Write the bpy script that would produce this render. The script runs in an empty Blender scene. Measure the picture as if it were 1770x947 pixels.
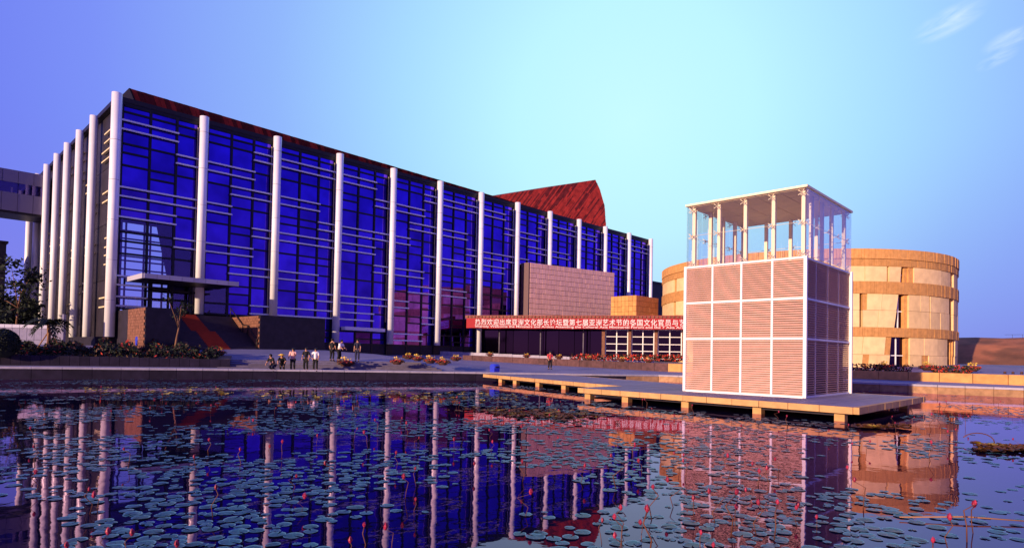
import bpy, bmesh, math, random
import numpy as np
from mathutils import Vector, Matrix
random.seed(7)
scene = bpy.context.scene
col = scene.collection
S = 0.86                                   # plan units -> metres

# ------------------------------------------------------------------ camera
CF, CX, CY, YAW, PIT, ROL, CH = 1069.29, 885.0, 588.0, .7717, .0227, .0187, 2.4
F = np.array([math.cos(YAW)*math.cos(PIT), math.sin(YAW)*math.cos(PIT), math.sin(PIT)])
R_ = np.array([math.sin(YAW), -math.cos(YAW), 0.0]); U_ = np.cross(R_, F)
RR = math.cos(ROL)*R_ + math.sin(ROL)*U_; UU = -math.sin(ROL)*R_ + math.cos(ROL)*U_
CAM = np.array([0, 0, CH])
cd = bpy.data.cameras.new('camera'); cam = bpy.data.objects.new('camera', cd); col.objects.link(cam)
cd.sensor_width = 36; cd.lens = CF/1770*36; cd.shift_x = 0; cd.shift_y = (CY-473.5)/1770
cd.clip_start = .1; cd.clip_end = 6000
m = Matrix.Identity(4)
for i in range(3):
    m[i][0], m[i][1], m[i][2], m[i][3] = RR[i], UU[i], -F[i], CAM[i]*S
cam.matrix_world = m
scene.camera = cam

def at(px, py, X=None, Y=None, z=None, dep=None):
    d = F + RR*(px-CX)/CF - UU*(py-CY)/CF
    t = X/d[0] if X is not None else Y/d[1] if Y is not None else (z-CH)/d[2] if z is not None else dep
    return CAM + t*d
def P(px, dep):
    p = at(px, 600, dep=dep); return (p[0], p[1])
def zat(px, py, dep): return at(px, py, dep=dep)[2]
def proj(p):
    d = np.array(p)-CAM; z = d@F
    return CX+CF*(d@RR)/z, CY-CF*(d@UU)/z, z

# ------------------------------------------------------------------ sky, sun, exposure
SUN_TRAVEL = Vector((1.0, 0.05, -math.tan(math.radians(10)))).normalized()
w = bpy.data.worlds.new('World'); scene.world = w; w.use_nodes = True
nt = w.node_tree; N = nt.nodes; L = nt.links
bg = N['Background']; bg.inputs['Strength'].default_value = .1
sky = N.new('ShaderNodeTexSky'); sky.sky_type = 'NISHITA'; sky.sun_disc = False
sky.sun_elevation = math.radians(10)
sky.sun_rotation = math.atan2(-SUN_TRAVEL.x, -SUN_TRAVEL.y)
def vm(op, a, b=None):
    n = N.new('ShaderNodeVectorMath'); n.operation = op
    for i, x in enumerate((a, b)):
        if x is None: continue
        if hasattr(x, 'is_output'): L.new(x, n.inputs[i])
        else: n.inputs[i].default_value = x
    return n
def mt(op, a, b=None, c=None, clamp=False):
    n = N.new('ShaderNodeMath'); n.operation = op; n.use_clamp = clamp
    for i, x in enumerate((a, b, c)):
        if x is None: continue
        if hasattr(x, 'is_output'): L.new(x, n.inputs[i])
        else: n.inputs[i].default_value = x
    return n.outputs[0]
def wramp(fac, stops):
    n = N.new('ShaderNodeValToRGB'); L.new(fac, n.inputs[0]); e = n.color_ramp.elements
    while len(e) < len(stops): e.new(.5)
    for k, (p, c) in enumerate(stops): e[k].position = p; e[k].color = (*c, 1)
    return n.outputs[0]
def wmix(fac, a, b, mode='MIX'):
    n = N.new('ShaderNodeMix'); n.data_type = 'RGBA'; n.blend_type = mode
    for s, x in ((0, fac), (6, a), (7, b)):
        if hasattr(x, 'is_output'): L.new(x, n.inputs[s])
        else: n.inputs[s].default_value = x
    return n.outputs[2]
tc = N.new('ShaderNodeTexCoord')
vdir = vm('NORMALIZE', tc.outputs['Generated']).outputs[0]
def dirpx(px, py):
    d = F + RR*(px-CX)/CF - UU*(py-CY)/CF; return tuple(d/np.linalg.norm(d))
cosg = vm('DOT_PRODUCT', vdir, dirpx(1090, 215)).outputs['Value']
ang = mt('DIVIDE', mt('ARCCOSINE', mt('MINIMUM', cosg, .99999)), math.pi)
glow = wramp(ang, [(0, (.58, .97, 1.0)), (10/180, (.52, .92, 1.0)), (20/180, (.39, .71, 1.0)), (30/180, (.28, .47, .97)),
                   (42/180, (.20, .285, .93)), (56/180, (.14, .165, .84)), (85/180, (.075, .085, .64)), (1, (.12, .12, .62))])
sep = N.new('ShaderNodeSeparateXYZ'); L.new(vdir, sep.inputs[0])
low = mt('MULTIPLY', mt('POWER', mt('SUBTRACT', 1.0, mt('DIVIDE', mt('ABSOLUTE', sep.outputs[2]), .30), clamp=True), 1.4), .8)
# near the horizon the sky turns lavender
hz = wramp(ang, [(0, (.66, .86, 1.0)), (14/180, (.50, .68, .98)), (26/180, (.22, .25, .80)), (38/180, (.19, .18, .72)), (60/180, (.32, .26, .78)), (100/180, (.40, .27, .62)), (150/180, (1.0, .55, .42)), (1, (1.0, .55, .42))])
skyc = wmix(low, glow, hz)
# thin wisps of cloud
mp = N.new('ShaderNodeMapping'); mp.inputs['Rotation'].default_value = (0, math.radians(24), math.radians(20)); mp.inputs['Scale'].default_value = (7, 20, 34)
L.new(vdir, mp.inputs['Vector'])
wisp = None
for wi, (px, py, rad, st_) in enumerate(((1640, 38, 2.3, .95), (1745, 68, 1.6, .75), (1725, 101, 1.3, .6))):
    c0 = dirpx(px, py); c0v = Vector(c0)
    t = Vector(dirpx(px+60, py-30))-c0v; t -= c0v*t.dot(c0v); t.normalize(); b = c0v.cross(t)
    a = mt('DIVIDE', vm('DOT_PRODUCT', vdir, tuple(t)).outputs['Value'], math.radians(rad))
    bb = mt('DIVIDE', vm('DOT_PRODUCT', vdir, tuple(b)).outputs['Value'], math.radians(rad*.42))
    cb = N.new('ShaderNodeCombineXYZ'); L.new(mt('MULTIPLY', a, .55), cb.inputs[0]); L.new(mt('MULTIPLY', bb, .8), cb.inputs[1]); cb.inputs[2].default_value = wi*3.7+.4
    no = N.new('ShaderNodeTexNoise'); no.inputs['Scale'].default_value = 1.5; no.inputs['Detail'].default_value = 4; no.inputs['Roughness'].default_value = .5; no.inputs['Distortion'].default_value = .5
    L.new(cb.outputs[0], no.inputs['Vector'])
    front = mt('GREATER_THAN', vm('DOT_PRODUCT', vdir, c0).outputs['Value'], .8)
    rr = mt('ADD', mt('MULTIPLY', a, a), mt('MULTIPLY', bb, bb))
    k = mt('POWER', mt('SUBTRACT', 1.0, mt('MULTIPLY', rr, .8), clamp=True), 1.8)
    k = mt('MULTIPLY', mt('MULTIPLY', k, mt('MULTIPLY', mt('SUBTRACT', no.outputs[0], .33, clamp=True), 2.9*st_)), front)
    wisp = k if wisp is None else mt('MAXIMUM', wisp, k)
wfac = mt('MULTIPLY', mt('MINIMUM', wisp, .9), .75)
skyc = wmix(wfac, skyc, (.86, 1.0, 1.0, 1))
scl = vm('SCALE', skyc); scl.inputs['Scale'].default_value = 7.9
nsk = vm('MULTIPLY', sky.outputs[0], (.35, .42, .8))
fin = vm('ADD', scl.outputs[0], nsk.outputs[0])
nsk2 = vm('SCALE', nsk.outputs[0]); nsk2.inputs['Scale'].default_value = .06; L.new(nsk2.outputs[0], fin.inputs[1])
L.new(fin.outputs[0], bg.inputs[0])
sd = bpy.data.lights.new('sun', 'SUN'); sd.energy = 5.0; sd.angle = math.radians(.6); sd.color = (1.0, .70, .45)
so = bpy.data.objects.new('sun', sd); col.objects.link(so); so.rotation_euler = SUN_TRAVEL.to_track_quat('-Z', 'Y').to_euler()
vs = scene.view_settings; vs.view_transform = 'Standard'; vs.look = 'None'; vs.exposure = .34; vs.gamma = 1; vs.use_curve_mapping = False
scene.cycles.max_bounces = 8; scene.cycles.transparent_max_bounces = 16; scene.cycles.use_denoising = True
scene.cycles.sample_clamp_indirect = 6

# ------------------------------------------------------------------ helpers
org = {}
class MB:
    def __init__(s): s.v = []; s.f = []; s.sm = []; s.mi = []
    def face(s, idx, smooth=False, mi=0): s.f.append(idx); s.sm.append(smooth); s.mi.append(mi)
    def poly(s, pts, mi=0, smooth=False):
        n = len(s.v); s.v += [tuple(map(float, p)) for p in pts]; s.face(list(range(n, n+len(pts))), smooth, mi)
    def prism(s, a, b, mi=0):
        n = len(s.v); k = len(a); s.v += [tuple(map(float, p)) for p in a] + [tuple(map(float, p)) for p in b]
        s.face(list(range(n, n+k)), False, mi); s.face(list(range(n+2*k-1, n+k-1, -1)), False, mi)
        for i in range(k):
            j = (i+1) % k; s.face([n+i, n+k+i, n+k+j, n+j], False, mi)
    def box(s, x0, x1, y0, y1, z0, z1, mi=0):
        s.prism([(x0, y0, z0), (x1, y0, z0), (x1, y1, z0), (x0, y1, z0)], [(x0, y0, z1), (x1, y0, z1), (x1, y1, z1), (x0, y1, z1)], mi)
    def obox(s, c, a, b, d, mi=0):      # centre, three half vectors
        c, a, b, d = map(np.array, (c, a, b, d))
        s.prism([c-a-b-d, c+a-b-d, c+a+b-d, c-a+b-d], [c-a-b+d, c+a-b+d, c+a+b+d, c-a+b+d], mi)
    def bar(s, p, q, wv, hv, mi=0):     # beam from p to q with half width vector and half height vector
        p, q, wv, hv = map(np.array, (p, q, wv, hv))
        s.prism([p-wv-hv, p+wv-hv, p+wv+hv, p-wv+hv], [q-wv-hv, q+wv-hv, q+wv+hv, q-wv+hv], mi)
    def tube(s, pts, rad, n=8, mi=0, caps=True, smooth=True):
        pts = [Vector(p) for p in pts]; base = len(s.v)
        if not hasattr(rad, '__len__'): rad = [rad]*len(pts)
        prev = None
        for i, p in enumerate(pts):
            d = (pts[min(i+1, len(pts)-1)]-pts[max(i-1, 0)]).normalized()
            if prev is None: a = d.orthogonal().normalized()
            else: a = (prev-d*prev.dot(d)).normalized()
            prev = a; b = d.cross(a)
            for k in range(n):
                t = 2*math.pi*k/n; s.v.append(tuple(p+(a*math.cos(t)+b*math.sin(t))*rad[i]))
        for i in range(len(pts)-1):
            for k in range(n):
                k2 = (k+1) % n; s.face([base+i*n+k, base+i*n+k2, base+(i+1)*n+k2, base+(i+1)*n+k], smooth, mi)
        if caps:
            s.face([base+k for k in range(n)][::-1], False, mi); s.face([base+(len(pts)-1)*n+k for k in range(n)], False, mi)
    def ball(s, c, r, nu=8, nv=6, mi=0, jit=0):
        c = Vector(c); r = r if hasattr(r, '__len__') else (r, r, r); base = len(s.v)
        s.v.append((c.x, c.y, c.z-r[2]))
        for j in range(1, nv):
            t = -math.pi/2+math.pi*j/nv
            for i in range(nu):
                q = 2*math.pi*i/nu; e = 1+random.uniform(-jit, jit)
                s.v.append((c.x+r[0]*math.cos(t)*math.cos(q)*e, c.y+r[1]*math.cos(t)*math.sin(q)*e, c.z+r[2]*math.sin(t)*e))
        s.v.append((c.x, c.y, c.z+r[2])); top = len(s.v)-1
        for i in range(nu):
            k = (i+1) % nu
            s.face([base, base+1+k, base+1+i], True, mi); s.face([top, top-nu+i, top-nu+k], True, mi)
            for j in range(nv-2):
                a = base+1+j*nu; s.face([a+i, a+k, a+nu+k, a+nu+i], True, mi)
    def leaf(s, p, size, mi=0, up=.3, asp=.5):
        p = Vector(p); d = Vector((random.gauss(0, 1), random.gauss(0, 1), random.gauss(0, 1)+up)).normalized()
        a = d.orthogonal().normalized(); a.rotate(Matrix.Rotation(random.random()*6.28, 3, d)); b = d.cross(a)
        a = a*size; b = b*size*asp
        s.poly([p-a, p-a*.2+b, p+a, p-a*.2-b], mi)
    def mesh(s, name, o=(0, 0, 0)):
        me = bpy.data.meshes.new(name)
        co = (np.array(s.v, dtype=float)-np.array(o))*S
        me.from_pydata(co.tolist(), [], s.f); me.polygons.foreach_set('use_smooth', s.sm); me.polygons.foreach_set('material_index', s.mi)
        me.update(); return me
    def build(s, name, mats, parent=None, label=None, kind=None):
        o = org.get(parent.name, (0, 0, 0)) if parent else (0, 0, 0)
        me = s.mesh(name, o)
        for mm in (mats if isinstance(mats, (list, tuple)) else [mats]): me.materials.append(mm)
        ob = bpy.data.objects.new(name, me); col.objects.link(ob)
        if parent: ob.parent = parent
        org[ob.name] = o
        if label: ob['label'] = label
        if kind: ob['kind'] = kind
        return ob
def tag(o, label=None, cat=None, group=None, kind=None):
    for k, v in (('label', label), ('category', cat), ('group', group), ('kind', kind)):
        if v: o[k] = v
    return o
def thing(name, label, cat, loc=(0, 0, 0), group=None, rz=0):
    o = bpy.data.objects.new(name, None); col.objects.link(o); o.location = Vector(loc)*S; o.rotation_euler = (0, 0, rz)
    o.empty_display_size = .2; org[o.name] = tuple(loc); return tag(o, label, cat, group)
def local_thing(name, label, cat, loc, group=None, rz=0):     # children are modelled about their own base
    o = thing(name, label, cat, loc, group, rz); org[o.name] = (0, 0, 0); return o
def dup(root, loc, rz=0, label=None, sc=1):
    def cp(o, par):
        c = o.copy(); col.objects.link(c); c.parent = par
        for ch in o.children: cp(ch, c)
        return c
    r = cp(root, None); r.location = Vector(loc)*S; r.rotation_euler = (0, 0, rz); r.scale = (sc,)*3
    if label: r['label'] = label
    return r

mats = {}
def mat(name, c, rough=.6, metal=0, spec=.3, var=.0, vscale=3, bump=0, bscale=20, objvar=0, c2=None, c2scale=1.5, c2lo=.45, c2hi=.6, coat=0, stretch=None, emis=None):
    mm = bpy.data.materials.new(name); mm.use_nodes = True; t = mm.node_tree; n = t.nodes; l = t.links; b = n['Principled BSDF']
    b.inputs['Roughness'].default_value = rough; b.inputs['Metallic'].default_value = metal
    b.inputs['Specular IOR Level'].default_value = spec; b.inputs['Coat Weight'].default_value = coat
    b.inputs['Base Color'].default_value = (*c, 1)
    tcn = n.new('ShaderNodeTexCoord'); vec = tcn.outputs['Object']
    if stretch:
        mpn = n.new('ShaderNodeMapping'); mpn.inputs['Scale'].default_value = stretch; l.new(vec, mpn.inputs[0]); vec = mpn.outputs[0]
    cur = None
    def mixn(fac, a, bb, mode='MIX'):
        q = n.new('ShaderNodeMix'); q.data_type = 'RGBA'; q.blend_type = mode
        for sck, x in ((0, fac), (6, a), (7, bb)):
            if hasattr(x, 'is_output'): l.new(x, q.inputs[sck])
            else: q.inputs[sck].default_value = x
        return q.outputs[2]
    cur = (*c, 1)
    if c2:
        nz = n.new('ShaderNodeTexNoise'); nz.inputs['Scale'].default_value = c2scale; nz.inputs['Detail'].default_value = 4; l.new(vec, nz.inputs['Vector'])
        mr = n.new('ShaderNodeMapRange'); mr.inputs[1].default_value = c2lo; mr.inputs[2].default_value = c2hi; l.new(nz.outputs[0], mr.inputs[0])
        cur = mixn(mr.outputs[0], cur, (*c2, 1))
    if var:
        nz = n.new('ShaderNodeTexNoise'); nz.inputs['Scale'].default_value = vscale; nz.inputs['Detail'].default_value = 6; l.new(vec, nz.inputs['Vector'])
        mr = n.new('ShaderNodeMapRange'); mr.inputs[1].default_value = .3; mr.inputs[2].default_value = .7; mr.inputs[3].default_value = 1-var; mr.inputs[4].default_value = 1+var
        l.new(nz.outputs[0], mr.inputs[0])
        vv = n.new('ShaderNodeVectorMath'); vv.operation = 'SCALE'; l.new(mr.outputs[0], vv.inputs['Scale'])
        if hasattr(cur, 'is_output'): l.new(cur, vv.inputs[0])
        else: vv.inputs[0].default_value = cur[:3]
        cur = vv.outputs[0]
    if objvar:
        oi = n.new('ShaderNodeObjectInfo'); mr = n.new('ShaderNodeMapRange'); mr.inputs[3].default_value = 1-objvar; mr.inputs[4].default_value = 1+objvar; l.new(oi.outputs['Random'], mr.inputs[0])
        vv = n.new('ShaderNodeVectorMath'); vv.operation = 'SCALE'; l.new(mr.outputs[0], vv.inputs['Scale'])
        if hasattr(cur, 'is_output'): l.new(cur, vv.inputs[0])
        else: vv.inputs[0].default_value = cur[:3]
        cur = vv.outputs[0]
    if hasattr(cur, 'is_output'): l.new(cur, b.inputs['Base Color'])
    if bump:
        nz = n.new('ShaderNodeTexNoise'); nz.inputs['Scale'].default_value = bscale; nz.inputs['Detail'].default_value = 3; l.new(vec, nz.inputs['Vector'])
        bp = n.new('ShaderNodeBump'); bp.inputs['Strength'].default_value = bump; bp.inputs['Distance'].default_value = .05; l.new(nz.outputs[0], bp.inputs['Height']); l.new(bp.outputs[0], b.inputs['Normal'])
    if emis: b.inputs['Emission Color'].default_value = (*emis[:3], 1); b.inputs['Emission Strength'].default_value = emis[3]
    mats[name] = mm; return mm
def clear_glass(name, tint, refl, alpha, top=.8):
    mm = bpy.data.materials.new(name); mm.use_nodes = True; t = mm.node_tree; n = t.nodes; l = t.links; n.remove(n['Principled BSDF'])
    o = n['Material Output']; tr = n.new('ShaderNodeBsdfTransparent'); tr.inputs[0].default_value = (*tint, 1)
    gl = n.new('ShaderNodeBsdfGlossy'); gl.inputs[0].default_value = (*refl, 1); gl.inputs['Roughness'].default_value = .02
    fr = n.new('ShaderNodeLayerWeight'); fr.inputs[0].default_value = .35
    mr = n.new('ShaderNodeMapRange'); mr.inputs[3].default_value = alpha; mr.inputs[4].default_value = top; l.new(fr.outputs['Fresnel'], mr.inputs[0])
    mx = n.new('ShaderNodeMixShader'); l.new(mr.outputs[0], mx.inputs[0]); l.new(tr.outputs[0], mx.inputs[1]); l.new(gl.outputs[0], mx.inputs[2]); l.new(mx.outputs[0], o.inputs[0])
    mats[name] = mm; return mm

M_white = mat('white_aluminium', (.80, .78, .80), .35, spec=.5, var=.04, vscale=.6)
M_col = mat('column_steel', (.88, .86, .88), .30, metal=.05, var=.05, vscale=.5)
M_canw = mat('canopy_panel', (.42, .40, .48), .45, objvar=.08)
M_seam = mat('column_seam', (.35, .33, .37), .5)
M_dark = mat('dark_frame', (.012, .010, .018), .45)
M_clad = mat('dark_cladding', (.02, .015, .025), .5, var=.3, vscale=.8, objvar=.2)
M_bar = mat('louvre_white', (.90, .92, .96), .4)
M_bargold = mat('louvre_brass', (.75, .62, .36), .4)
M_glass = mat('blue_mirror_glass', (.084, .034, .60), .03, metal=1, var=.32, vscale=.45, bump=.02, bscale=.7, objvar=.24)
M_glassd = mat('dark_mirror_glass', (.03, .015, .06), .06, metal=1, objvar=.2)
M_clear = clear_glass('clear_glass', (.92, .92, 1.0), (.4, .3, .9), .08)
M_tglass = clear_glass('pavilion_glass', (.975, .985, 1.0), (.8, .85, 1), .02, .28)
M_red = mat('red_roof_sheet', (.38, .032, .024), .5, var=.35, vscale=1.2, objvar=.15)
M_redd = mat('dark_red_roof_sheet', (.13, .012, .014), .6, var=.4, vscale=1.2)
M_pink = mat('metal_panel', (.80, .48, .42), .42, metal=.15, var=.04, objvar=.07)
M_endp = mat('end_panel', (.16, .10, .11), .5)
M_orange = mat('terracotta_panel', (.52, .22, .12), .45, var=.06, objvar=.08)
M_stone = mat('pale_sandstone', (.80, .56, .29), .8, var=.12, vscale=1.3, objvar=.10, bump=.25, bscale=6)
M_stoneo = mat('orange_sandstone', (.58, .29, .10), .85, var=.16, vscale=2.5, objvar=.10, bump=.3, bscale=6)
M_core = mat('dark_core', (.03, .022, .02), .8)
M_banner = mat('banner_cloth', (.36, .02, .03), .75, var=.05)
M_btext = mat('banner_lettering', (.76, .70, .72), .7)
M_canred = mat('canopy_red', (.22, .025, .025), .5, var=.2)
M_brick = mat('brown_brick', (.20, .085, .055), .8, var=.35, vscale=4, bump=.3, bscale=12)
M_kerbl = mat('lit_kerb_stone', (.36, .20, .11), .75, var=.25, objvar=.15, bump=.2)  # sunlit copy of the kerb stone, light put into the colour
M_lowwall_shade = mat('shaded_low_wall_stone', (.10, .045, .05), .8, var=.3, objvar=.2)  # shade on the low wall is put into this colour
M_gran = mat('dark_granite', (.020, .015, .028), .6, var=.3, vscale=2, objvar=.15)
M_kerb_shade = mat('shaded_kerb_stone', (.020, .015, .034), .8, spec=.1, var=.25, vscale=2, objvar=.2, bump=.2)  # kerb stone darkened, its shade is put into the colour
M_cope = mat('coping_stone', (.36, .33, .42), .6, var=.12, objvar=.08)
M_pave = mat('plaza_paving', (.24, .22, .31), .7, var=.12, vscale=.8, c2=(.19, .18, .27), c2scale=.15)
M_ground = mat('earth', (.16, .10, .07), .9, var=.3, vscale=.3)
M_hill = mat('bank_earth', (.34, .12, .05), .9, var=.35, vscale=.35, c2=(.20, .08, .035), c2scale=.25, bump=.6, bscale=2)
M_deck = mat('deck_slab', (.26, .22, .28), .65, var=.12, objvar=.10, bump=.2)
M_deckedge = mat('deck_edge', (.54, .31, .13), .7, var=.15, objvar=.10)
M_slat = mat('pavilion_slat', (.74, .46, .39), .45, objvar=.06, var=.06)
M_cream = mat('cream_post', (.90, .76, .54), .4)
M_ceil = mat('pavilion_soffit', (.86, .66, .36), .5, var=.06)
M_carpet = mat('red_carpet', (.42, .055, .02), .95, var=.1)
M_step = mat('dark_step', (.04, .03, .04), .6, var=.2)
M_stepl = mat('plaza_step_stone', (.13, .11, .16), .7, var=.2, objvar=.1)
M_leafd = mat('dark_leaf', (.012, .019, .011), .7, objvar=.2)
M_leafr = mat('bronze_leaf', (.10, .05, .03), .7)
M_flred = mat('red_flower', (.55, .05, .03), .6)
M_flyel = mat('yellow_flower', (.75, .48, .06), .6)
M_bark = mat('bark', (.22, .11, .06), .85, var=.3)
M_wood = mat('stake_wood', (.35, .17, .08), .8)
M_blue = mat('blue_plastic', (.03, .05, .55), .4)
M_black = mat('black_cloth', (.012, .011, .014), .8)
M_skin = mat('skin', (.52, .26, .16), .6)
M_hair = mat('black_hair', (.01, .008, .008), .5)
M_wcloth = mat('white_cloth', (.80, .76, .80), .8)
M_pcloth = mat('pink_cloth', (.72, .40, .36), .8)
M_rcloth = mat('red_cloth', (.50, .05, .06), .8)
M_navy = mat('navy_cloth', (.02, .02, .05), .8)
M_shoe = mat('shoe_leather', (.02, .015, .015), .4)
M_pot = mat('planter_pot', (.10, .04, .03), .7)
M_rim = mat('pad_rim', (.14, .32, .34), .4)
M_pad = mat('lily_pad', (.012, .066, .115), .36, spec=.5, var=.35, vscale=7, c2=(.03, .15, .14), c2scale=5, objvar=.3, bump=.15, bscale=30)
M_padm = mat('lily_pad_mass', (.013, .08, .135), .36, spec=.5, var=.35, vscale=2)
M_pady = mat('yellow_pad', (.42, .30, .05), .5, var=.3, vscale=8)
M_padb = mat('withered_pad', (.10, .035, .015), .7, var=.4, vscale=6, c2=(.30, .20, .03), c2scale=1.6, c2lo=.55, c2hi=.65)
M_bud = mat('pink_petal', (.34, .022, .065), .5, objvar=.25)
M_stalk = mat('lily_stalk', (.14, .05, .03), .6)
M_bridge = mat('bridge_panel', (.16, .14, .24), .35, metal=.4, objvar=.1)
M_bronze = mat('hand_rail', (.03, .02, .02), .4)
M_lamp = mat('lamp_globe', (.8, .5, .2), .5)

# ------------------------------------------------------------------ water
def water_mat():
    mm = bpy.data.materials.new('pond_water'); mm.use_nodes = True; t = mm.node_tree; n = t.nodes; l = t.links; b = n['Principled BSDF']
    b.inputs['Base Color'].default_value = (.006, .004, .018, 1); b.inputs['Roughness'].default_value = .015; b.inputs['IOR'].default_value = 1.65
    b.inputs['Specular IOR Level'].default_value = .75
    tcn = n.new('ShaderNodeTexCoord')
    mpn = n.new('ShaderNodeMapping'); mpn.inputs['Scale'].default_value = (1, 1, 1); l.new(tcn.outputs['Object'], mpn.inputs[0])
    a = n.new('ShaderNodeTexNoise'); a.inputs['Scale'].default_value = 1.1; a.inputs['Detail'].default_value = 2; l.new(mpn.outputs[0], a.inputs['Vector'])
    c = n.new('ShaderNodeTexNoise'); c.inputs['Scale'].default_value = 6; c.inputs['Detail'].default_value = 2; l.new(mpn.outputs[0], c.inputs['Vector'])
    ad = n.new('ShaderNodeMath'); ad.operation = 'MULTIPLY_ADD'; ad.inputs[1].default_value = .12; l.new(c.outputs[0], ad.inputs[0]); l.new(a.outputs[0], ad.inputs[2])
    bp = n.new('ShaderNodeBump'); bp.inputs['Strength'].default_value = .06; bp.inputs['Distance'].default_value = .06; l.new(ad.outputs[0], bp.inputs['Height'])
    n.remove(b); o = n['Material Output']
    df = n.new('ShaderNodeBsdfDiffuse'); df.inputs[0].default_value = (.005, .004, .018, 1)
    gl = n.new('ShaderNodeBsdfGlossy'); gl.inputs[0].default_value = (.92, .66, .96, 1); gl.inputs['Roughness'].default_value = .015; l.new(bp.outputs[0], gl.inputs['Normal'])
    fr = n.new('ShaderNodeFresnel'); fr.inputs['IOR'].default_value = 1.6; l.new(bp.outputs[0], fr.inputs['Normal'])
    mx = n.new('ShaderNodeMixShader'); l.new(fr.outputs[0], mx.inputs[0]); l.new(df.outputs[0], mx.inputs[1]); l.new(gl.outputs[0], mx.inputs[2]); l.new(mx.outputs[0], o.inputs[0])
    return mm
b = MB(); b.poly([(-400, -500, 0), (62, -500, 0), (62, 62, 0), (-400, 62, 0)])
tag(b.build('pond_water', water_mat()), kind='structure')

# ------------------------------------------------------------------ kerb line, plaza, ground
def xyz(px, dep, z): p = P(px, dep); return (p[0], p[1], z)
K1, K0 = np.array(P(480, 50.5)), np.array(P(0, 43)); kd = (K0-K1)/np.linalg.norm(K0-K1)
KER = [(*(K0+kd*90), .92), (*(K0+kd*6), .88), (*K0, .87), (*((K0+K1)/2), .83), (*K1, .79), (*P(670, 53.2), .76), (*P(860, 56), .72), (*P(1055, 58.6), .66),
       (53.4, 31.9, .65), (55.6, 22, .65), (56.2, 15.4, .65), (56.3, 9.6, .65), (57.2, 4.6, .65), (58.5, -4, .65), (61, -60, .65), (62, -490, .65)]
KN = []
for i, k in enumerate(KER):
    a = np.array(KER[max(i-1, 0)][:2]); c = np.array(KER[min(i+1, len(KER)-1)][:2]); d = (c-a)/np.linalg.norm(c-a)
    KN.append(np.array([-d[1], d[0]]) if i else np.array([-d[1], d[0]]))
def sst(x, a, c):
    t = min(1, max(0, (x-a)/(c-a))); return t*t*(3-2*t)
def gz(x, y, d, kz):
    left = kz if d < 2.6 else (kz+(1.45-kz)*sst(d, 2.6, 4.6) if d < 4.6 else min(2.5, 1.45+.115*(d-4.6)))
    right = min(2.2, kz+.037*d)
    s = sst(x, 33, 46)
    return left*(1-s)+right*s
def kerb_d(x, y):
    best = 1e9; bz = .7
    for i in range(len(KER)-1):
        a = np.array(KER[i][:2]); c = np.array(KER[i+1][:2]); p = np.array((x, y)); t = np.clip(np.dot(p-a, c-a)/np.dot(c-a, c-a), 0, 1)
        d = np.linalg.norm(p-(a+t*(c-a)))
        if d < best: best = d; bz = KER[i][2]*(1-t)+KER[i+1][2]*t
    return best, bz
def ground_z(x, y): return gz(x, y, *kerb_d(x, y))
b = MB(); rows = [.5, 1.5, 2.6, 3.1, 3.6, 4.1, 4.6, 6, 8, 10, 13, 17, 22, 30, 40, 60, 100, 200, 500, 1500]
KD = []
for i in range(len(KER)-1):
    nseg = max(1, min(14, int(np.linalg.norm(np.array(KER[i+1][:2])-np.array(KER[i][:2]))/3)))
    for k in range(nseg):
        t = k/nseg; KD.append((*(np.array(KER[i])*(1-t)+np.array(KER[i+1])*t), *(KN[i]*(1-t)+KN[i+1]*t)))
KD.append((*KER[-1], *KN[-1]))
for q in KD:
    for r in rows:
        x, y = q[0]+q[3]*r, q[1]+q[4]*r; b.v.append((x, y, gz(x, y, r, q[2])-(0 if r < 400 else 1.2)))
nr = len(rows)
for i in range(len(KD)-1):
    for j in range(nr-1): b.face([i*nr+j, (i+1)*nr+j, (i+1)*nr+j+1, i*nr+j+1], True)
tag(b.build('plaza_ground', M_pave), kind='structure')
b = MB(); b.poly([(-5000, -5000, -3), (5000, -5000, -3), (5000, 5000, -3), (-5000, 5000, -3)])
tag(b.build('ground', M_ground), kind='structure')

# pond wall: face blocks with a coping
pw = thing('pond_wall', 'long stone retaining wall with shade painted on its left part around the far edge of the pond with pale coping', 'wall', (*K1, 0))
i = 0
seg = []
for i in range(1, len(KER)-2):
    a = np.array(KER[i]); c = np.array(KER[i+1]); ln = np.linalg.norm(c[:2]-a[:2])
    n = max(1, int(round(ln/1.9)))
    for k in range(n): seg.append((a+(c-a)*k/n, a+(c-a)*(k+1)/n))
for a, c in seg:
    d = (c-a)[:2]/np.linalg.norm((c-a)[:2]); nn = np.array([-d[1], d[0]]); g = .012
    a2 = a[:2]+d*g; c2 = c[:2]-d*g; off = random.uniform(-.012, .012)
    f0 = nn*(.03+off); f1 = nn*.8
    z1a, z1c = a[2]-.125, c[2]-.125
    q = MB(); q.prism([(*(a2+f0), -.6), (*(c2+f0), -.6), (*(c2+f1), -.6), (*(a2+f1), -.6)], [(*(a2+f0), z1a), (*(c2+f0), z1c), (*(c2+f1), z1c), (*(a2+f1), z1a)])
    q.build('block', M_kerbl if a[0] > 49 else M_kerb_shade, pw)  # cast shade painted: left blocks in shaded colour, right ones in sunlit colour
    f0 = -nn*.05; f1 = nn*.85
    q = MB(); q.prism([(*(a2+f0), a[2]-.12), (*(c2+f0), c[2]-.12), (*(c2+f1), c[2]-.12), (*(a2+f1), a[2]-.12)], [(*(a2+f0), a[2]+.03), (*(c2+f0), c[2]+.03), (*(c2+f1), c[2]+.03), (*(a2+f1), a[2]+.03)])
    q.build('coping_stone', M_cope, pw)

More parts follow.
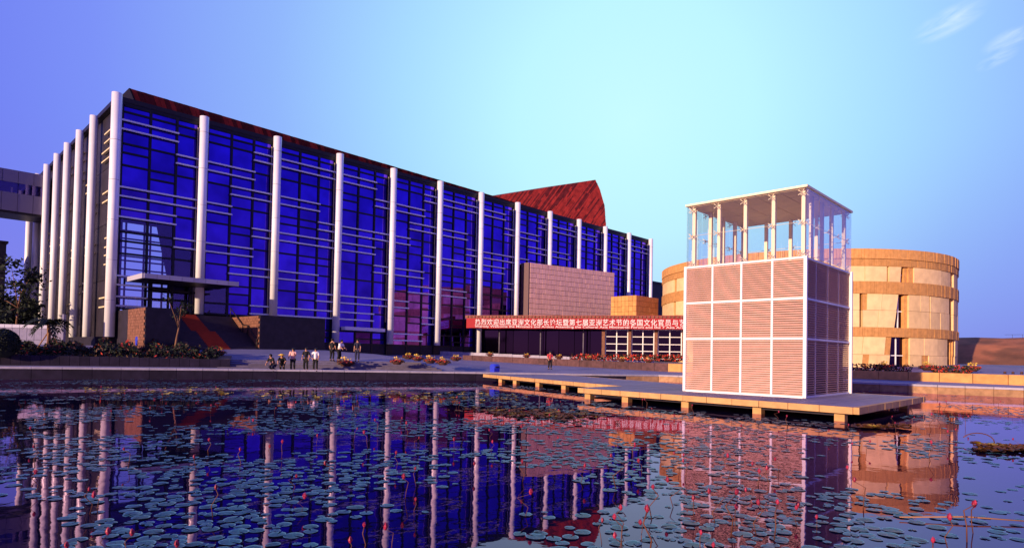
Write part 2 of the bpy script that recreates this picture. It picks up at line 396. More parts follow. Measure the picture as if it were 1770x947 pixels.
# steps up from the promenade to the plaza
def along(px):          # point on the kerb line under photo column px, with normal and height
    best = None
    for i in range(len(KD)-1):
        x0 = proj(KD[i][:3])[0]; x1 = proj(KD[i+1][:3])[0]
        if proj(KD[i][:3])[2] > 1 and x0 <= px < x1:
            t = (px-x0)/(x1-x0); return np.array(KD[i])*(1-t)+np.array(KD[i+1])*t
st = thing('plaza_steps', 'flight of wide dark stone steps between promenade and plaza behind the people', 'steps', xyz(600, 55, .8))
for s in range(5):
    q = MB(); pts = []
    r0, r1 = 2.6+s*.42, 2.6+(s+1)*.42+.5
    for px in (372, 430, 490, 550, 610, 670, 730, 772-s*8):
        k = along(px); z = .80+(1.52-.8)*(s+1)/5-.03
        pts.append((k[:2]+k[3:]*r0, k[:2]+k[3:]*r1, z))
    n = len(q.v)
    for p0, p1, z in pts: q.v += [(*p0, .4), (*p0, z), (*p1, z), (*p1, .4)]
    for i in range(len(pts)-1):
        for k in range(3): q.face([n+i*4+k, n+(i+1)*4+k, n+(i+1)*4+k+1, n+i*4+k+1])
    q.face([n, n+1, n+2, n+3]); e = n+(len(pts)-1)*4; q.face([e+3, e+2, e+1, e])
    q.build('step', M_stepl, st)

# ------------------------------------------------------------------ glass hall
YF, YG = 71.42, 72.2
CXS = [16.1+8.3*k for k in range(13)]
hall = thing('glass_hall', 'huge blue glass hall with white columns and louvre bars', 'building', (60, 75, 2.2))
colbase = {0: 3.4, 1: 6.15, 2: 6.25}
for k, x in enumerate(CXS):
    q = MB(); r = .47
    z0 = colbase.get(k, 3.5 if k < 6 else 2.0)
    q.tube([(x, YF, z0), (x, YF, 27.75)], r, 20)
    for zz in range(int(z0)+4, 27, 4): q.tube([(x, YF, zz), (x, YF, zz+.035)], r+.006, 20, mi=1)
    q.build('column', [M_col, M_seam], hall)
SY = [80.0, 86.7, 93.3, 99.6, 106.6, 113.5, 120.0]
for y in SY:
    q = MB(); q.tube([(15.95, y, 2.6), (15.95, y, 27.6)], .42, 16); q.build('column', M_col, hall)
# dark fins behind the columns, mullions
for k, x in enumerate(CXS):
    q = MB(); q.box(x-.30, x+.72, YG-.35, YG+.12, 2.0, 27.25); q.build('fin', M_dark, hall)
def cxs(k): return [CXS[k]+.74, CXS[k]+3.28, CXS[k]+5.82, CXS[k]+7.98]
ROWS = [25.4, 23.1, 20.9, 18.6, 16.5, 14.1, 11.9, 9.6, 7.5, 5.0]
BARS = {0: [(0, 0, 2), (1, 2, 3), (3, 0, 3), (4, 0, 2), (5, 2, 3), (7, 0, 1), (8, 0, 1)],
 1: [(0, 2, 3), (1, 0, 2), (2, 1, 3), (3, 0, 1), (4, 2, 3), (5, 0, 2), (6, 1, 3), (8, 2, 3)],
 2: [(0, 0, 3), (2, 0, 2), (3, 2, 3), (4, 0, 3), (6, 0, 2), (7, 2, 3), (8, 0, 3)],
 3: [(0, 0, 2), (1, 2, 3), (3, 0, 3), (4, 0, 2), (5, 2, 3), (7, 0, 3), (8, 0, 2)],
 4: [(0, 2, 3), (1, 0, 2), (2, 1, 3), (3, 0, 1), (4, 2, 3), (5, 0, 2), (6, 1, 3), (7, 0, 1), (8, 2, 3), (9, 0, 2)],
 5: [(0, 0, 3), (2, 0, 2), (3, 2, 3), (4, 0, 3), (6, 0, 2), (7, 2, 3)],
 6: [(0, 0, 2), (1, 2, 3), (3, 0, 3), (4, 0, 2), (5, 2, 3)],
 7: [(0, 2, 3), (1, 0, 2), (2, 1, 3), (3, 0, 1)],
 8: [(0, 0, 3), (2, 0, 2)], 9: [(0, 0, 2), (1, 2, 3)], 10: [(0, 2, 3), (1, 0, 2), (2, 1, 3)], 11: [(0, 0, 3)]}
panes = []; drk = random.Random(3)
for k in range(12):
    cx = cxs(k)
    q = MB()
    for c in (1, 2): q.box(cx[c]-.11, cx[c]+.11, YG-.16, YG+.1, 2.0, 27.2)
    q.box(cx[3]-.02, CXS[k+1]-.3, YG-.2, YG+.12, 2.0, 27.25)
    q.build('mullion', M_dark, hall)
    q = MB(); q.box(cx[3]-.16, cx[3]-.06, YG-.24, YG-.2, 6.5, 26.6); q.build('edge_strip', M_bargold if k < 5 else M_bar, hall)
    tr = MB() if k > 4 else None; zb = 6.3 if k < 2 else 3.4
    if k == 0: zb = 6.3
    for c in range(3):
        cuts = [zb, 27.0, 26.35]
        for r, z in enumerate(ROWS):
            if z < zb+.3: continue
            lou = any(br == r and c0 <= c < c1 for br, c0, c1 in BARS[k])
            cuts.append(z)
            if lou or drk.random() < .4: cuts.append(z-.92 if z-.92 > zb+.3 else z)
        cuts = sorted(set(cuts))
        for z in cuts:
            lou = any(abs(z-ROWS[br]) < .05 or abs(z-ROWS[br]+.92) < .05 for br, c0, c1 in BARS[k] if c0 <= c < c1)
            h = .05 if lou else .095
            q = tr or MB(); q.box(cx[c]+.11, cx[c+1]-.11, YG-.12, YG+.1, z-h, z+h)
            if not tr: q.build('transom', M_dark, hall)
        for z0, z1 in zip(cuts[:-1], cuts[1:]):
            if z1-z0 > .3: panes.append((k, c, cx[c]+.11, cx[c+1]-.11, z0+.05, z1-.05))
    q = tr or MB(); q.box(cx[0], cx[3], YG-.14, YG+.1, 27.05, 27.3)
    q.build('transoms' if tr else 'transom', M_dark, hall, kind='stuff' if tr else None)
    for r, c0, c1 in BARS[k]:
        for dz in (0, -.92):
            z = ROWS[r]+dz
            if k == 5 and r == 7 and dz: continue
            q = MB(); x0 = cx[c0]-(.22 if c0 == 0 else .1); x1 = cx[c1]+.1
            q.prism([(x0, YG-.46, z-.10), (x0, YG-.46, z+.06), (x0, YG-.20, z+.09), (x0, YG-.20, z-.07)], [(x1, YG-.46, z-.10), (x1, YG-.46, z+.06), (x1, YG-.20, z+.09), (x1, YG-.20, z-.07)])
            q.build('louvre_bar', M_bar, hall)
def parea(p):
    x, y, d = proj(((p[2]+p[3])/2, YG, (p[4]+p[5])/2)); return (p[3]-p[2])*(p[5]-p[4])/d**2
panes.sort(key=parea, reverse=True)
rest = MB(); prr = random.Random(5)
for n, (k, c, x0, x1, z0, z1) in enumerate(panes):
    zc = (z0+z1)/2; tx = prr.uniform(-.009, .009); tz = prr.uniform(-.009, .009)
    clear = k == 0 and 6.0 < zc < 15.9 and (c < 2 or zc < 13.5) or (k == 1 and c == 0 and zc < 8.6)
    q = rest if n >= 290 else MB()
    q.prism([(x0, YG+tx-tz, z0), (x1, YG-tx-tz, z0), (x1, YG-tx+tz, z1), (x0, YG+tx+tz, z1)], [(x0, YG+.04+tx-tz, z0), (x1, YG+.04-tx-tz, z0), (x1, YG+.04-tx+tz, z1), (x0, YG+.04+tx+tz, z1)])
    if n < 290: q.build('glass_pane', M_clear if clear else M_glass, hall)
rest.build('far_glass_panes', M_glass, hall, kind='stuff')
# plinth band, roof, side and back walls, floor
q = MB(); q.box(36.5, 118, YG-.1, YG+.5, 1.2, 3.4); q.build('plinth', M_gran, hall)
q = MB(); q.box(16.2, 116.6, YG-.2, 126, 27.3, 27.75); q.build('roof', M_dark, hall)
q = MB(); q.box(15.2, 16.6, YG+.6, 126, 1.0, 3.4); q.build('plinth', M_gran, hall)
sy = [YG]+SY+[126]
for i in range(len(sy)-1):
    for z0, z1 in ((3.4, 9.4), (9.45, 15.4), (15.45, 21.4), (21.45, 27.2)):
        for h in (0, 1):
            y0 = sy[i]+(sy[i+1]-sy[i])*h/2; y1 = sy[i]+(sy[i+1]-sy[i])*(h+1)/2
            q = MB(); q.box(16.7, 16.85, y0+.05, y1-.05, z0, z1); q.build('side_panel', M_clad, hall)
srr = random.Random(9)
for i in range(6):
    for r in range(9):
        if srr.random() < .5:
            z = ROWS[r]-srr.choice((0, .4)); half = srr.choice((0, .5)); y0 = sy[i]+.9+half*3
            y1 = min(sy[i+1]-.9, y0+srr.choice((2.6, 3.5)))
            for dz in (0, -.95):
                q = MB(); q.box(16.35, 16.62, y0, y1, z+dz-.07, z+dz+.07); q.build('louvre_bar', M_bargold, hall)
# far wall with a tall window one looks through from the entrance bay
q = MB(); q.box(16.9, 23.5, 125.5, 126, 2, 27.2); q.box(40, 116, 125.5, 126, 2, 27.2); q.box(23.5, 40, 125.5, 126, 24.5, 27.2); q.box(23.5, 40, 125.5, 126, 2, 5.0)
q.box(41.5, 41.8, 73, 126, 2, 27.2); q.box(116.1, 116.5, 72.4, 126, 2, 27.2)
q.build('inner_wall', M_core, hall)
q = MB()
for x in (25.2, 27.9, 29.6, 30.3, 33.2, 34.2, 36.3, 38.4): q.box(x-.14, x+.14, 125.2, 125.45, 5, 24.5)
for z in (7.4, 9.5, 11, 12.6, 14.7, 16.2, 17.7, 18.5, 20, 21.6, 23): q.box(23.5, 40, 125.22, 125.42, z-.13, z+.13)
q.box(28.4, 29.5, 124.6, 125.1, 5, 24.5)
q.build('window_grid', M_dark, hall)
q = MB(); q.prism([(34.4, 110, 6), (42, 110, 6), (42, 110, 26.5), (30.0, 110, 26.5)], [(34.4, 110.6, 6), (42, 110.6, 6), (42, 110.6, 26.5), (30.0, 110.6, 26.5)]); q.build('sloping_wall', M_core, hall)
q = MB(); q.box(24.3, 24.4, 104, 104.6, 9, 23.5); q.build('brass_post', M_bargold, hall)
q = MB(); q.box(16.9, 116, YG+.3, 125.4, 5.7, 6.05); q.build('floor', M_core, hall)
# white lintel bar over the side door
q = MB(); p0 = at(593, 567, Y=70.9); p1 = at(662, 571, Y=70.9); q.bar(p0, p1, (0, .5, 0), (0, 0, .22)); q.build('door_lintel', M_white, hall)
# long red roof behind the parapet
q = MB(); qd = MB()
def rz(x, top): return (29.5 - (x-18.8)*.016) if top else 27.75
n = 150
for i in range(n):
    x0 = 18.9+i*(96-18.9)/n; x1 = 18.9+(i+1)*(96-18.9)/n-.03
    tgt = q if (i*37 % 7) in (0, 1, 3) else qd; o = random.uniform(0, .05)
    l = -1.0
    tgt.prism([(x0, 74.6-o, 27.76), (x1, 74.6-o, 27.76), (x1+l, 73.9-o, rz(x1, 1)), (x0+l, 73.9-o, rz(x0, 1))], [(x0, 77, 27.76), (x1, 77, 27.76), (x1+l, 77, rz(x1, 1)), (x0+l, 77, rz(x0, 1))])
qe = MB(); qe.prism([(18.7, 74.5, 27.76), (18.88, 74.5, 27.76), (17.88, 73.85, 29.5), (17.7, 73.85, 29.5)], [(18.7, 77, 27.76), (18.88, 77, 27.76), (17.88, 77, 29.5), (17.7, 77, 29.5)]); qe.build('roof_end', M_dark, hall)
q.build('red_roof_strips', M_red, hall); qd.build('dark_roof_strips', M_redd, hall)

# red wedge volume
wr = thing('red_roof_volume', 'tall red wedge shaped roof rising behind the glass hall', 'roof volume', (108, 92, 27.8))
WSL = -.55
def wpl(px, py):
    d = F + RR*(px-CX)/CF - UU*(py-CY)/CF; t = (108-WSL*88.4)/(d[1]-WSL*d[0]); p = CAM+t*d; return (p[0], p[2])
poly = [wpl(*p) for p in ((854, 339), (1029, 311), (1037, 328), (1045, 356), (1047.5, 392))]; poly = [(poly[0][0]-6, 27.8)]+poly+[(poly[-1][0]+.3, 27.8)]
def wy_(x): return 108+WSL*(x-88.4)
def clip(poly, a, b, c):     # keep a*x+b*y<=c
    out = []
    for i in range(len(poly)):
        p, r = poly[i], poly[(i+1) % len(poly)]; dp = a*p[0]+b*p[1]-c; dr = a*r[0]+b*r[1]-c
        if dp <= 0: out.append(p)
        if dp*dr < 0: t = dp/(dp-dr); out.append((p[0]+t*(r[0]-p[0]), p[1]+t*(r[1]-p[1])))
    return out
th = math.radians(58); na, nb = math.sin(th), -math.cos(th)
q = MB(); qd = MB(); q3 = MB()
q3.prism([(x, wy_(x), z) for x, z in poly], [(x-3, wy_(x)+14, z) for x, z in poly]); q3.build('body', M_redd, wr)
c0 = min(na*x+nb*z for x, z in poly); c1 = max(na*x+nb*z for x, z in poly); wst = .30; rr_ = random.Random(2)
n = int((c1-c0)/wst)
for i in range(n):
    pp = clip(clip(poly, na, nb, c0+(i+1)*wst-.03), -na, -nb, -(c0+i*wst))
    if len(pp) < 3: continue
    # each strip in two or three lengths
    ta, tb = math.cos(th), math.sin(th); t0 = min(ta*x+tb*z for x, z in pp); t1 = max(ta*x+tb*z for x, z in pp)
    cuts = [t0-.1]+sorted(rr_.uniform(t0, t1) for _ in range(3))+[t1+.1]
    for u0, u1 in zip(cuts[:-1], cuts[1:]):
        p2 = clip(clip(pp, ta, tb, u1), -ta, -tb, -u0)
        if len(p2) < 3: continue
        o = rr_.uniform(.02, .16); tgt = q if rr_.random() < .62 else qd
        tgt.prism([(x-o*.5, wy_(x)-o*.85, z) for x, z in p2], [(x, wy_(x)-.005, z) for x, z in p2])
q.build('bright_red_sheets', M_red, wr); qd.build('dark_red_sheets', M_redd, wr)

# ------------------------------------------------------------------ entrance: plinth, stair, canopy
ent = thing('entrance_stair', 'dark entrance stair with red carpet between two brick faced blocks', 'stair', (23, 66, 2.4))
def gbox(x0, x1, y0, y1, z0, z1): q = MB(); q.box(x0, x1, y0, y1, z0, z1); return q
gbox(16.75, 19.5, 62, 71.9, 1.5, 6.02).build('side_block', M_gran, ent)
q = MB()
for r in range(15):
    for c in range(9):
        y0 = 62.02+c*.6+(.3 if r % 2 else 0); z0 = 2.0+r*.266
        if y0 < 67.3: q.box(16.68+random.uniform(0, .02), 16.745, y0, min(y0+.58, 67.4), z0, z0+.25)
q.build('brick_facing', M_brick, ent)
gbox(27.1, 34.3, 62, 71.9, 1.5, 5.90).build('side_block', M_gran, ent)
q = MB()
for r in range(14):
    for c in range(13):
        y0 = 62.02+c*.6+(.3 if r % 2 else 0); z0 = 2.1+r*.268
        if y0 < 69: q.box(27.03+random.uniform(0, .02), 27.095, y0, min(y0+.58, 69.4), z0, z0+.252)
q.build('brick_facing', M_brick, ent)
gbox(19.5, 27.1, 69.3, 71.9, 1.5, 5.93).build('landing', M_gran, ent)
NS = 22; ys = 62.0; prof = []
for s in range(NS):
    if s == 11: ys += 1.0
    y0 = ys; ys += (7.3-1.0)/NS; z1 = 2.35+(s+1)*(5.9-2.35)/NS
    gbox(19.52, 27.02, y0, 69.29, z1-.165, z1).build('step', M_step, ent); prof.append((y0, z1))
q = MB()
for i, (y, z) in enumerate(prof):
    t = (y-62)/6.5; xa = 22.25-.54*t; xb = 24.2-.81*t; yn = prof[i+1][0] if i+1 < NS else 69.6
    q.box(xa, xb, y-.02, yn+.01, z+.003, z+.016); q.box(xa, xb, y-.02, y-.004, z-.16, z+.003)
q.build('carpet', M_carpet, ent)
q = MB(); q.tube([(26.9, 62.2, 3.3), (26.9, 64.6, 4.9), (26.9, 65.8, 4.95), (26.9, 69.2, 6.9)], .06, 8)
for y, z in ((62.3, 2.5), (64.6, 3.9), (65.8, 4.0), (69.1, 5.9)): q.tube([(26.9, y, z), (26.9, y, z+1.0)], .05, 6)
q.build('handrail', M_bronze, ent)
can = thing('entrance_canopy', 'white flat canopy slab projecting over the entrance stair', 'canopy', (21.5, 68, 9))
for i in range(8):
    x0 = 17.55+i*1.11
    gbox(x0+.015, x0+1.095, 65.9, 66.1, 9.0, 9.45).build('fascia_panel', M_canw, can)
gbox(17.6, 26.35, 66.12, 71.6, 9.0, 9.4).build('slab', M_dark, can)
gbox(17.4, 17.58, 66.0, 71.6, 8.98, 9.45).build('end_fascia', M_canw, can)
# deep entrance opening below the canopy
q = MB(); q.box(19.5, 19.8, 71.3, 71.8, 6.0, 9.0); q.box(23.4, 23.6, 71.3, 71.8, 6.0, 9.0); q.box(21.3, 21.42, 71.3, 71.8, 6.0, 9.0); q.box(19.5, 25.5, 71.3, 71.8, 8.3, 8.5); q.build('door_frame', M_dark, can)

# ------------------------------------------------------------------ pink metal box, orange box
mb = thing('metal_clad_box', 'long pinkish metal clad box projecting from the glass hall', 'building block', (88, 71, 8))
MX0, MY, MZ0, MZ1, MS = 75.9, 69.9, 7.6, 17.8, -.20
_d = F + RR*(1062-CX)/CF - UU*(475-CY)/CF; _t = (MY-MS*MX0)/(_d[1]-MS*_d[0]); MX1 = _t*_d[0]
def myy(x): return MY+MS*(x-MX0)
q = MB(); q.prism([(MX0+.05, myy(MX0)+.14, MZ0), (MX1-.03, myy(MX1)+.14, MZ0), (MX1-.03, 71.8, MZ0), (MX0+.05, 71.8, MZ0)], [(MX0+.05, myy(MX0)+.14, MZ1-.05), (MX1-.03, myy(MX1)+.14, MZ1-.05), (MX1-.03, 71.8, MZ1-.05), (MX0+.05, 71.8, MZ1-.05)]); q.build('core', M_core, mb)
nx, nz = 30, 12
stuff = MB(); first = 0
for i in range(nx):
    for j in range(nz):
        a = MX0+(MX1-MX0)*i/nx+.03; c = MX0+(MX1-MX0)*(i+1)/nx-.03; d = MZ0+(MZ1-MZ0)*j/nz+.03; e = MZ0+(MZ1-MZ0)*(j+1)/nz-.03; o = random.uniform(-.012, .012)
        tgt = MB() if first < 270 else stuff; ya, yc = myy(a)+o, myy(c)+o
        tgt.prism([(a, ya, d), (c, yc, d), (c, yc+.11, d), (a, ya+.11, d)], [(a, ya, e), (c, yc, e), (c, yc+.11, e), (a, ya+.11, e)])
        if first < 270: tgt.build('metal_panel', M_pink, mb)
        first += 1
stuff.build('far_metal_panels', M_pink, mb, kind='stuff')
gbox(MX0-.3, MX0+.03, MY+.05, 71.8, MZ0, MZ1).build('end_panel', M_endp, mb)
sb = thing('terracotta_box', 'small orange tiled box in front of the hall beside the round stone building', 'building block', (87, 57, 8))
p = at(1100, 510, Y=54.3); BX, BZ = p[0], p[2]; BX1 = at(1138, 515, Y=54.3)[0]; BY1 = at(1056, 515, X=BX)[1]; BB = 7.9
gbox(BX+.1, BX1-.05, 54.4, BY1, BB, BZ).build('core', M_core, sb)
for i in range(7):
    for j in range(5):
        dy = (BY1-54.35)/7; dz = (BZ-BB)/5; y0 = 54.35+i*dy; zz = BB+j*dz; q = MB(); q.box(BX+random.uniform(-.01, .01), BX+.09, y0+.02, y0+dy-.02, zz+.02, zz+dz-.02); q.build('tile', M_stoneo, sb)
        dx = (BX1-BX)/7; xx = BX+.02+i*dx; q = MB(); q.box(xx+.02, xx+dx-.02, 54.3+random.uniform(-.01, .01), 54.39, zz+.02, zz+dz-.02); q.build('tile', M_orange, sb)
ax = thing('dark_annex', 'low dark block between the glass hall and the round building', 'building block', (121, 80, 2))
gbox(116.7, 127, 75, 95, 1.5, 19.2).build('wall', M_clad, ax); gbox(116.6, 127.2, 74.8, 95.2, 19.2, 19.6).build('roof', M_dark, ax)

# ------------------------------------------------------------------ canopy with banner, shop front
A = np.array(P(806, 94)); Bc = np.array(P(1200, 85)); cdv = (Bc-A)/np.linalg.norm(Bc-A); cn = np.array([-cdv[1], cdv[0]])
CL = np.linalg.norm(Bc-A)
rc = thing('long_red_canopy', 'long flat red canopy along the foot of the glass hall carrying the banner', 'canopy', (*A, 6.5))
def cbox(s0, s1, n0, n1, z0, z1):
    q = MB(); p = lambda s, n: A+cdv*s+cn*n
    a, b2, c, d = p(s0, n0), p(s1, n0), p(s1, n1), p(s0, n1)
    q.prism([(*a, z0), (*b2, z0), (*c, z0), (*d, z0)], [(*a, z1), (*b2, z1), (*c, z1), (*d, z1)]); return q
cbox(0, CL, .1, 6.5, 6.35, 7.75).build('slab', M_canred, rc)
cbox(-.2, CL, -.15, .4, 7.75, 8.2).build('eave_beam', M_canred, rc)
q = MB(); n = int(CL/.55)
for i in range(n):
    p = A+cdv*(i*.55+.2)-cn*.22; q.obox((*p, 7.97), (*(cdv*.13), 0), (*(cn*.07), 0), (0, 0, .14))
q.build('rafter_ends', M_brick, rc)
for s in (4.5, 11, 17.5, 24): 
    p = A+cdv*s+cn*2.4; q = MB(); q.tube([(*p, 2.0), (*p, 6.35)], .10, 8); q.build('post', M_stepl, rc)
bn = thing('banner', 'long red banner with white Chinese and English lettering on the canopy edge', 'banner', (*A, 6.45))
q = MB(); nseg = 40
for i in range(nseg+1):
    s = CL*.985*i/nseg; o = -.19+random.uniform(-.02, .02); p = A+cdv*s+cn*o; sag = .05*math.sin(i*.9); q.v += [(*p, 6.26+sag*.6), (*(A+cdv*s+cn*(o+random.uniform(-.01, .01))), 7.74+sag*.2)]
for i in range(nseg): q.face([2*i, 2*i+2, 2*i+3, 2*i+1])
clo = q.build('cloth', M_banner, bn); sol = clo.modifiers.new('thick', 'SOLIDIFY'); sol.thickness = .01
def text(body, s0, width, z, h, bold):
    cu = bpy.data.curves.new('lettering', 'FONT'); cu.body = body; cu.size = h; cu.extrude = .006; cu.space_character = 1.12 if ord(body[0]) > 1000 else 1.0; cu.offset = bold; cu.materials.append(M_btext)
    o = bpy.data.objects.new('lettering', cu); col.objects.link(o)
    bpy.context.view_layer.update()
    wd = o.dimensions.x or 1
    me = bpy.data.meshes.new_from_object(o.evaluated_get(bpy.context.evaluated_depsgraph_get())); xs = [v.co.x for v in me.vertices]; wd = max(xs)-min(xs); print('TEXT', wd, len(xs))
    xax = Vector((*cdv, 0)); zax = Vector((0, 0, 1)); nax = xax.cross(zax)
    mm = Matrix.Identity(4); sx = width*S/wd
    p = A+cdv*s0-cn*.27
    for i in range(3):
        mm[i][0] = xax[i]*sx; mm[i][1] = zax[i]; mm[i][2] = nax[i]; mm[i][3] = p[i]*S if i < 2 else z*S
    o.matrix_world = mm
    n2 = bpy.data.objects.new('lettering', me); col.objects.link(n2); n2.matrix_world = mm; bpy.data.objects.remove(o); o = n2
    o.parent = bn; o.matrix_parent_inverse = Matrix.Translation(-Vector(bn.location)); org[o.name] = (0, 0, 0)
    return o
WL = 34.3*(CL/ CL)
sA = 1.4; sB = np.linalg.norm(np.array(P(1184, 85.3))-A)
text('热烈欢迎出席亚洲文化部长论坛暨第七届亚洲艺术节的各国文化官员与艺', sA, sB-sA, 6.80, 1.0*S, .006)
text('Warmly Welcome the Ministers and Artists Attending the Cultural Asia Ministerial Forum and the 7 Asia Arts', sA, sB-sA, 6.38, .44*S, .003)
# shop front under the canopy
sf = thing('shop_front', 'brick piered shop front with white gridded glass under the red canopy', 'shop front', (*(A+cdv*30), 2.2))
s0 = np.linalg.norm(np.array(P(1048, 88.6))-A); s1 = CL+3
cbox(s0-.2, s1, 2.1, 2.3, 2.0, 6.34).build('back_glass', M_glassd, sf)
ps = [s0-.6]+[np.linalg.norm(np.array(P(x, 87))-A) for x in (1086, 1133, 1181)]+[s1]
for s in ps: cbox(s-.22, s+.22, 1.5, 2.1, 1.9, 6.34).build('brick_pier', M_brick, sf)
for a, c in zip(ps[:-1], ps[1:]):
    for k in range(3):
        s = a+.3+(c-a-.6)*k/2; cbox(s-.07, s+.07, 1.85, 1.98, 2.0, 6.3).build('mullion', M_white, sf)
    for z in (2.15, 3.2, 4.2, 5.25, 6.25): cbox(a+.3, c-.3, 1.86, 1.96, z-.05, z+.05).build('glazing_bar', M_white, sf)
rw = thing('ground_floor_wall', 'dark recessed ground floor glazing under the canopy', 'wall', (*(A+cdv*15+cn*4), 2))
for i in range(9):
    a = -1+i*(s0+.5)/9; cbox(a+.04, a+(s0+.5)/9-.04, 4.2, 4.3, 1.8, 6.34).build('dark_pane', M_glassd, rw)
cbox(-1, s0, 4.4, 4.6, 1.6, 6.34).build('back_wall', M_core, rw)
# low pale kerb in front of it
lk = thing('low_stone_kerb', 'low pale stone kerb along the foot of the canopied front', 'kerb', (*(A+cdv*10), 1.8))
for i in range(16):
    a = -4+i*2; p = A+cdv*(a+1)-cn*2.2; g0 = ground_z(*p); cbox(a+.02, a+1.98, -2.6, -1.6, g0-.3, g0+.55).build('kerb_block', M_cope, lk)

# ------------------------------------------------------------------ low wall with flower pots
W0 = np.array(P(800, 79)); W1 = np.array(P(1155, 66)); wd_ = (W1-W0)/np.linalg.norm(W1-W0); wn = np.array([wd_[1], -wd_[0]])*-1
WLn = np.linalg.norm(W1-W0)
wz0 = zat(800, 622, 79); wz1 = zat(1155, 638, 66)
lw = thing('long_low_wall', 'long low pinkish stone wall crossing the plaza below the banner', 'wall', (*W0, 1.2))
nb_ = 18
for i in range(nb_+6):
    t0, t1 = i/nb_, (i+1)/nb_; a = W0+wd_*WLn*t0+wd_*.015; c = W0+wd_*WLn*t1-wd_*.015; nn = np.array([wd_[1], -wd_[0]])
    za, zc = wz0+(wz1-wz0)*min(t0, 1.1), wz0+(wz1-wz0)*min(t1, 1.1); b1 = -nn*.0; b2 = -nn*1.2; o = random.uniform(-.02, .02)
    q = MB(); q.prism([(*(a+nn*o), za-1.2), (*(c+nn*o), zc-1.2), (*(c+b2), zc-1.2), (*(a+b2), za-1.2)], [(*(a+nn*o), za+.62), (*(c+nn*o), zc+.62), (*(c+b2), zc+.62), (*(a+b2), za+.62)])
    q.build('stone_block', M_lowwall_shade if i < nb_ else M_stoneo, lw)  # shaded run painted dark, blocks past the shadow edge painted sunlit

def flowers(q, c, r, n, mi_leaf, mi_fl, mi_y=None, hgt=.5):
    for _ in range(n):
        a = random.random()*6.28; rr2 = r*math.sqrt(random.random()); zz = hgt*random.random()*(1.1-rr2/r*.6)
        q.leaf((c[0]+rr2*math.cos(a), c[1]+rr2*math.sin(a), c[2]+zz), random.uniform(.08, .17), random.choice(mi_leaf), .5)
    for _ in range(n//3):
        a = random.random()*6.28; rr2 = r*math.sqrt(random.random()); zz = hgt*(1.05-rr2/r*.5)*random.uniform(.6, 1)
        q.leaf((c[0]+rr2*math.cos(a), c[1]+rr2*math.sin(a), c[2]+zz), random.uniform(.07, .12), mi_fl, 1.5, .9)
    if mi_y is not None:
        for _ in range(n//6): q.leaf((c[0]+random.gauss(0, r*.35), c[1]+random.gauss(0, r*.35), c[2]+hgt*random.uniform(.95, 1.15)), .1, mi_y, 2, .9)
pot0 = local_thing('flower_pot', 'x', 'flower pot', (0, 0, 0), 'pots of red flowers on the plaza')
q = MB(); q.tube([(0, 0, 0), (0, 0, .08), (0, 0, .20), (0, 0, .27), (0, 0, .29)], [.40, .44, .62, .70, .68], 14); q.build('pot', M_pot, pot0)
q = MB(); flowers(q, (0, 0, .22), .85, 190, (0,), 1, None, .42); q.build('red_flowers', [M_leafr, M_flred], pot0)
q = MB()
for _ in range(22): q.leaf((random.gauss(0, .25), random.gauss(0, .25), .62+random.uniform(0, .26)), .11, 0, 1.5, .9)
q.build('yellow_flowers', M_flyel, pot0)
used = [0]
def pot(x, y, z, label, sc=1):
    if not used[0]: used[0] = 1; pot0.location = Vector((x, y, z))*S; pot0['label'] = label; pot0.scale = (sc*.74,)*3
    else: dup(pot0, (x, y, z), random.random()*6, label, sc*.74)
wl = ['leftmost pot of red flowers on the long low wall by the column foot', 'pot of red flowers on the low wall left of the person in red', 'pot of red flowers on the low wall just right of the person in red',
      'fourth pot of red flowers along the low wall, below the dark glazing', 'pot of red flowers on the low wall in front of the shop front', 'last pot of red flowers on the low wall before the slatted pavilion']
for px, lab in zip((843, 907, 963, 1015, 1072, 1118), wl):
    best = min((abs(proj((*(W0+wd_*WLn*t), 1.5))[0]-px), t) for t in np.linspace(0, 1, 300))[1]; p = W0+wd_*WLn*best+np.array([wd_[1], -wd_[0]])*-.5
    pot(p[0], p[1], wz0+(wz1-wz0)*best+.62, lab, .8)
for (px, py, lab, sc) in ((687, 622, 'leftmost of the cluster of flower pots on the plaza edge right of the men', 1.05), (706, 613, 'flower pot at the back left of the plaza edge cluster', .9), (722, 616, 'flower pot in the middle of the cluster on the plaza edge', .95),
        (744, 620, 'low flower pot right of the middle of the plaza edge cluster', 1.05), (766, 623, 'front flower pot near the right end of the plaza edge cluster', 1.1), (788, 616, 'rightmost flower pot of the cluster by the column foot', .9),
        (598, 625, 'yellow topped flower pot standing between the men in dark suits', 1.25), (378, 619, 'flower pot at the end of the planted bed by the stair foot', 1.1)):
    dep = 55.5 if py > 618 else 58; p = P(px, dep); pot(p[0], p[1], max(ground_z(*p), zat(px, py+6, dep)-.1), lab, sc)
for (px, dep, lab) in ((1526, 62, 'red flowered planter left of the slanted doorway of the round building'), (1604, 62, 'red flowered planter right of the slanted doorway of the round building'), (1680, 62, 'red flowered planter at the foot of the earth bank')):
    p = P(px, dep); pot(p[0], p[1], 1.55, lab, 1.3)

tf = MB(); prr = random.Random(8)
for _ in range(1300):
    px = prr.uniform(985, 1190); dpt = 84-(px-985)*.03+prr.uniform(-.5, .5); x, y = P(px, dpt); tf.leaf((x, y, zat(px, 621+(px-985)*.012, dpt)+prr.random()**1.4*.75), prr.uniform(.12, .24), prr.choice((0, 0, 1, 2, 2)))
tag(tf.build('flower_border', [M_leafd, M_leafr, M_flred]), 'long border of dark plants and red flowers before the shop front', 'flower border', kind='stuff')
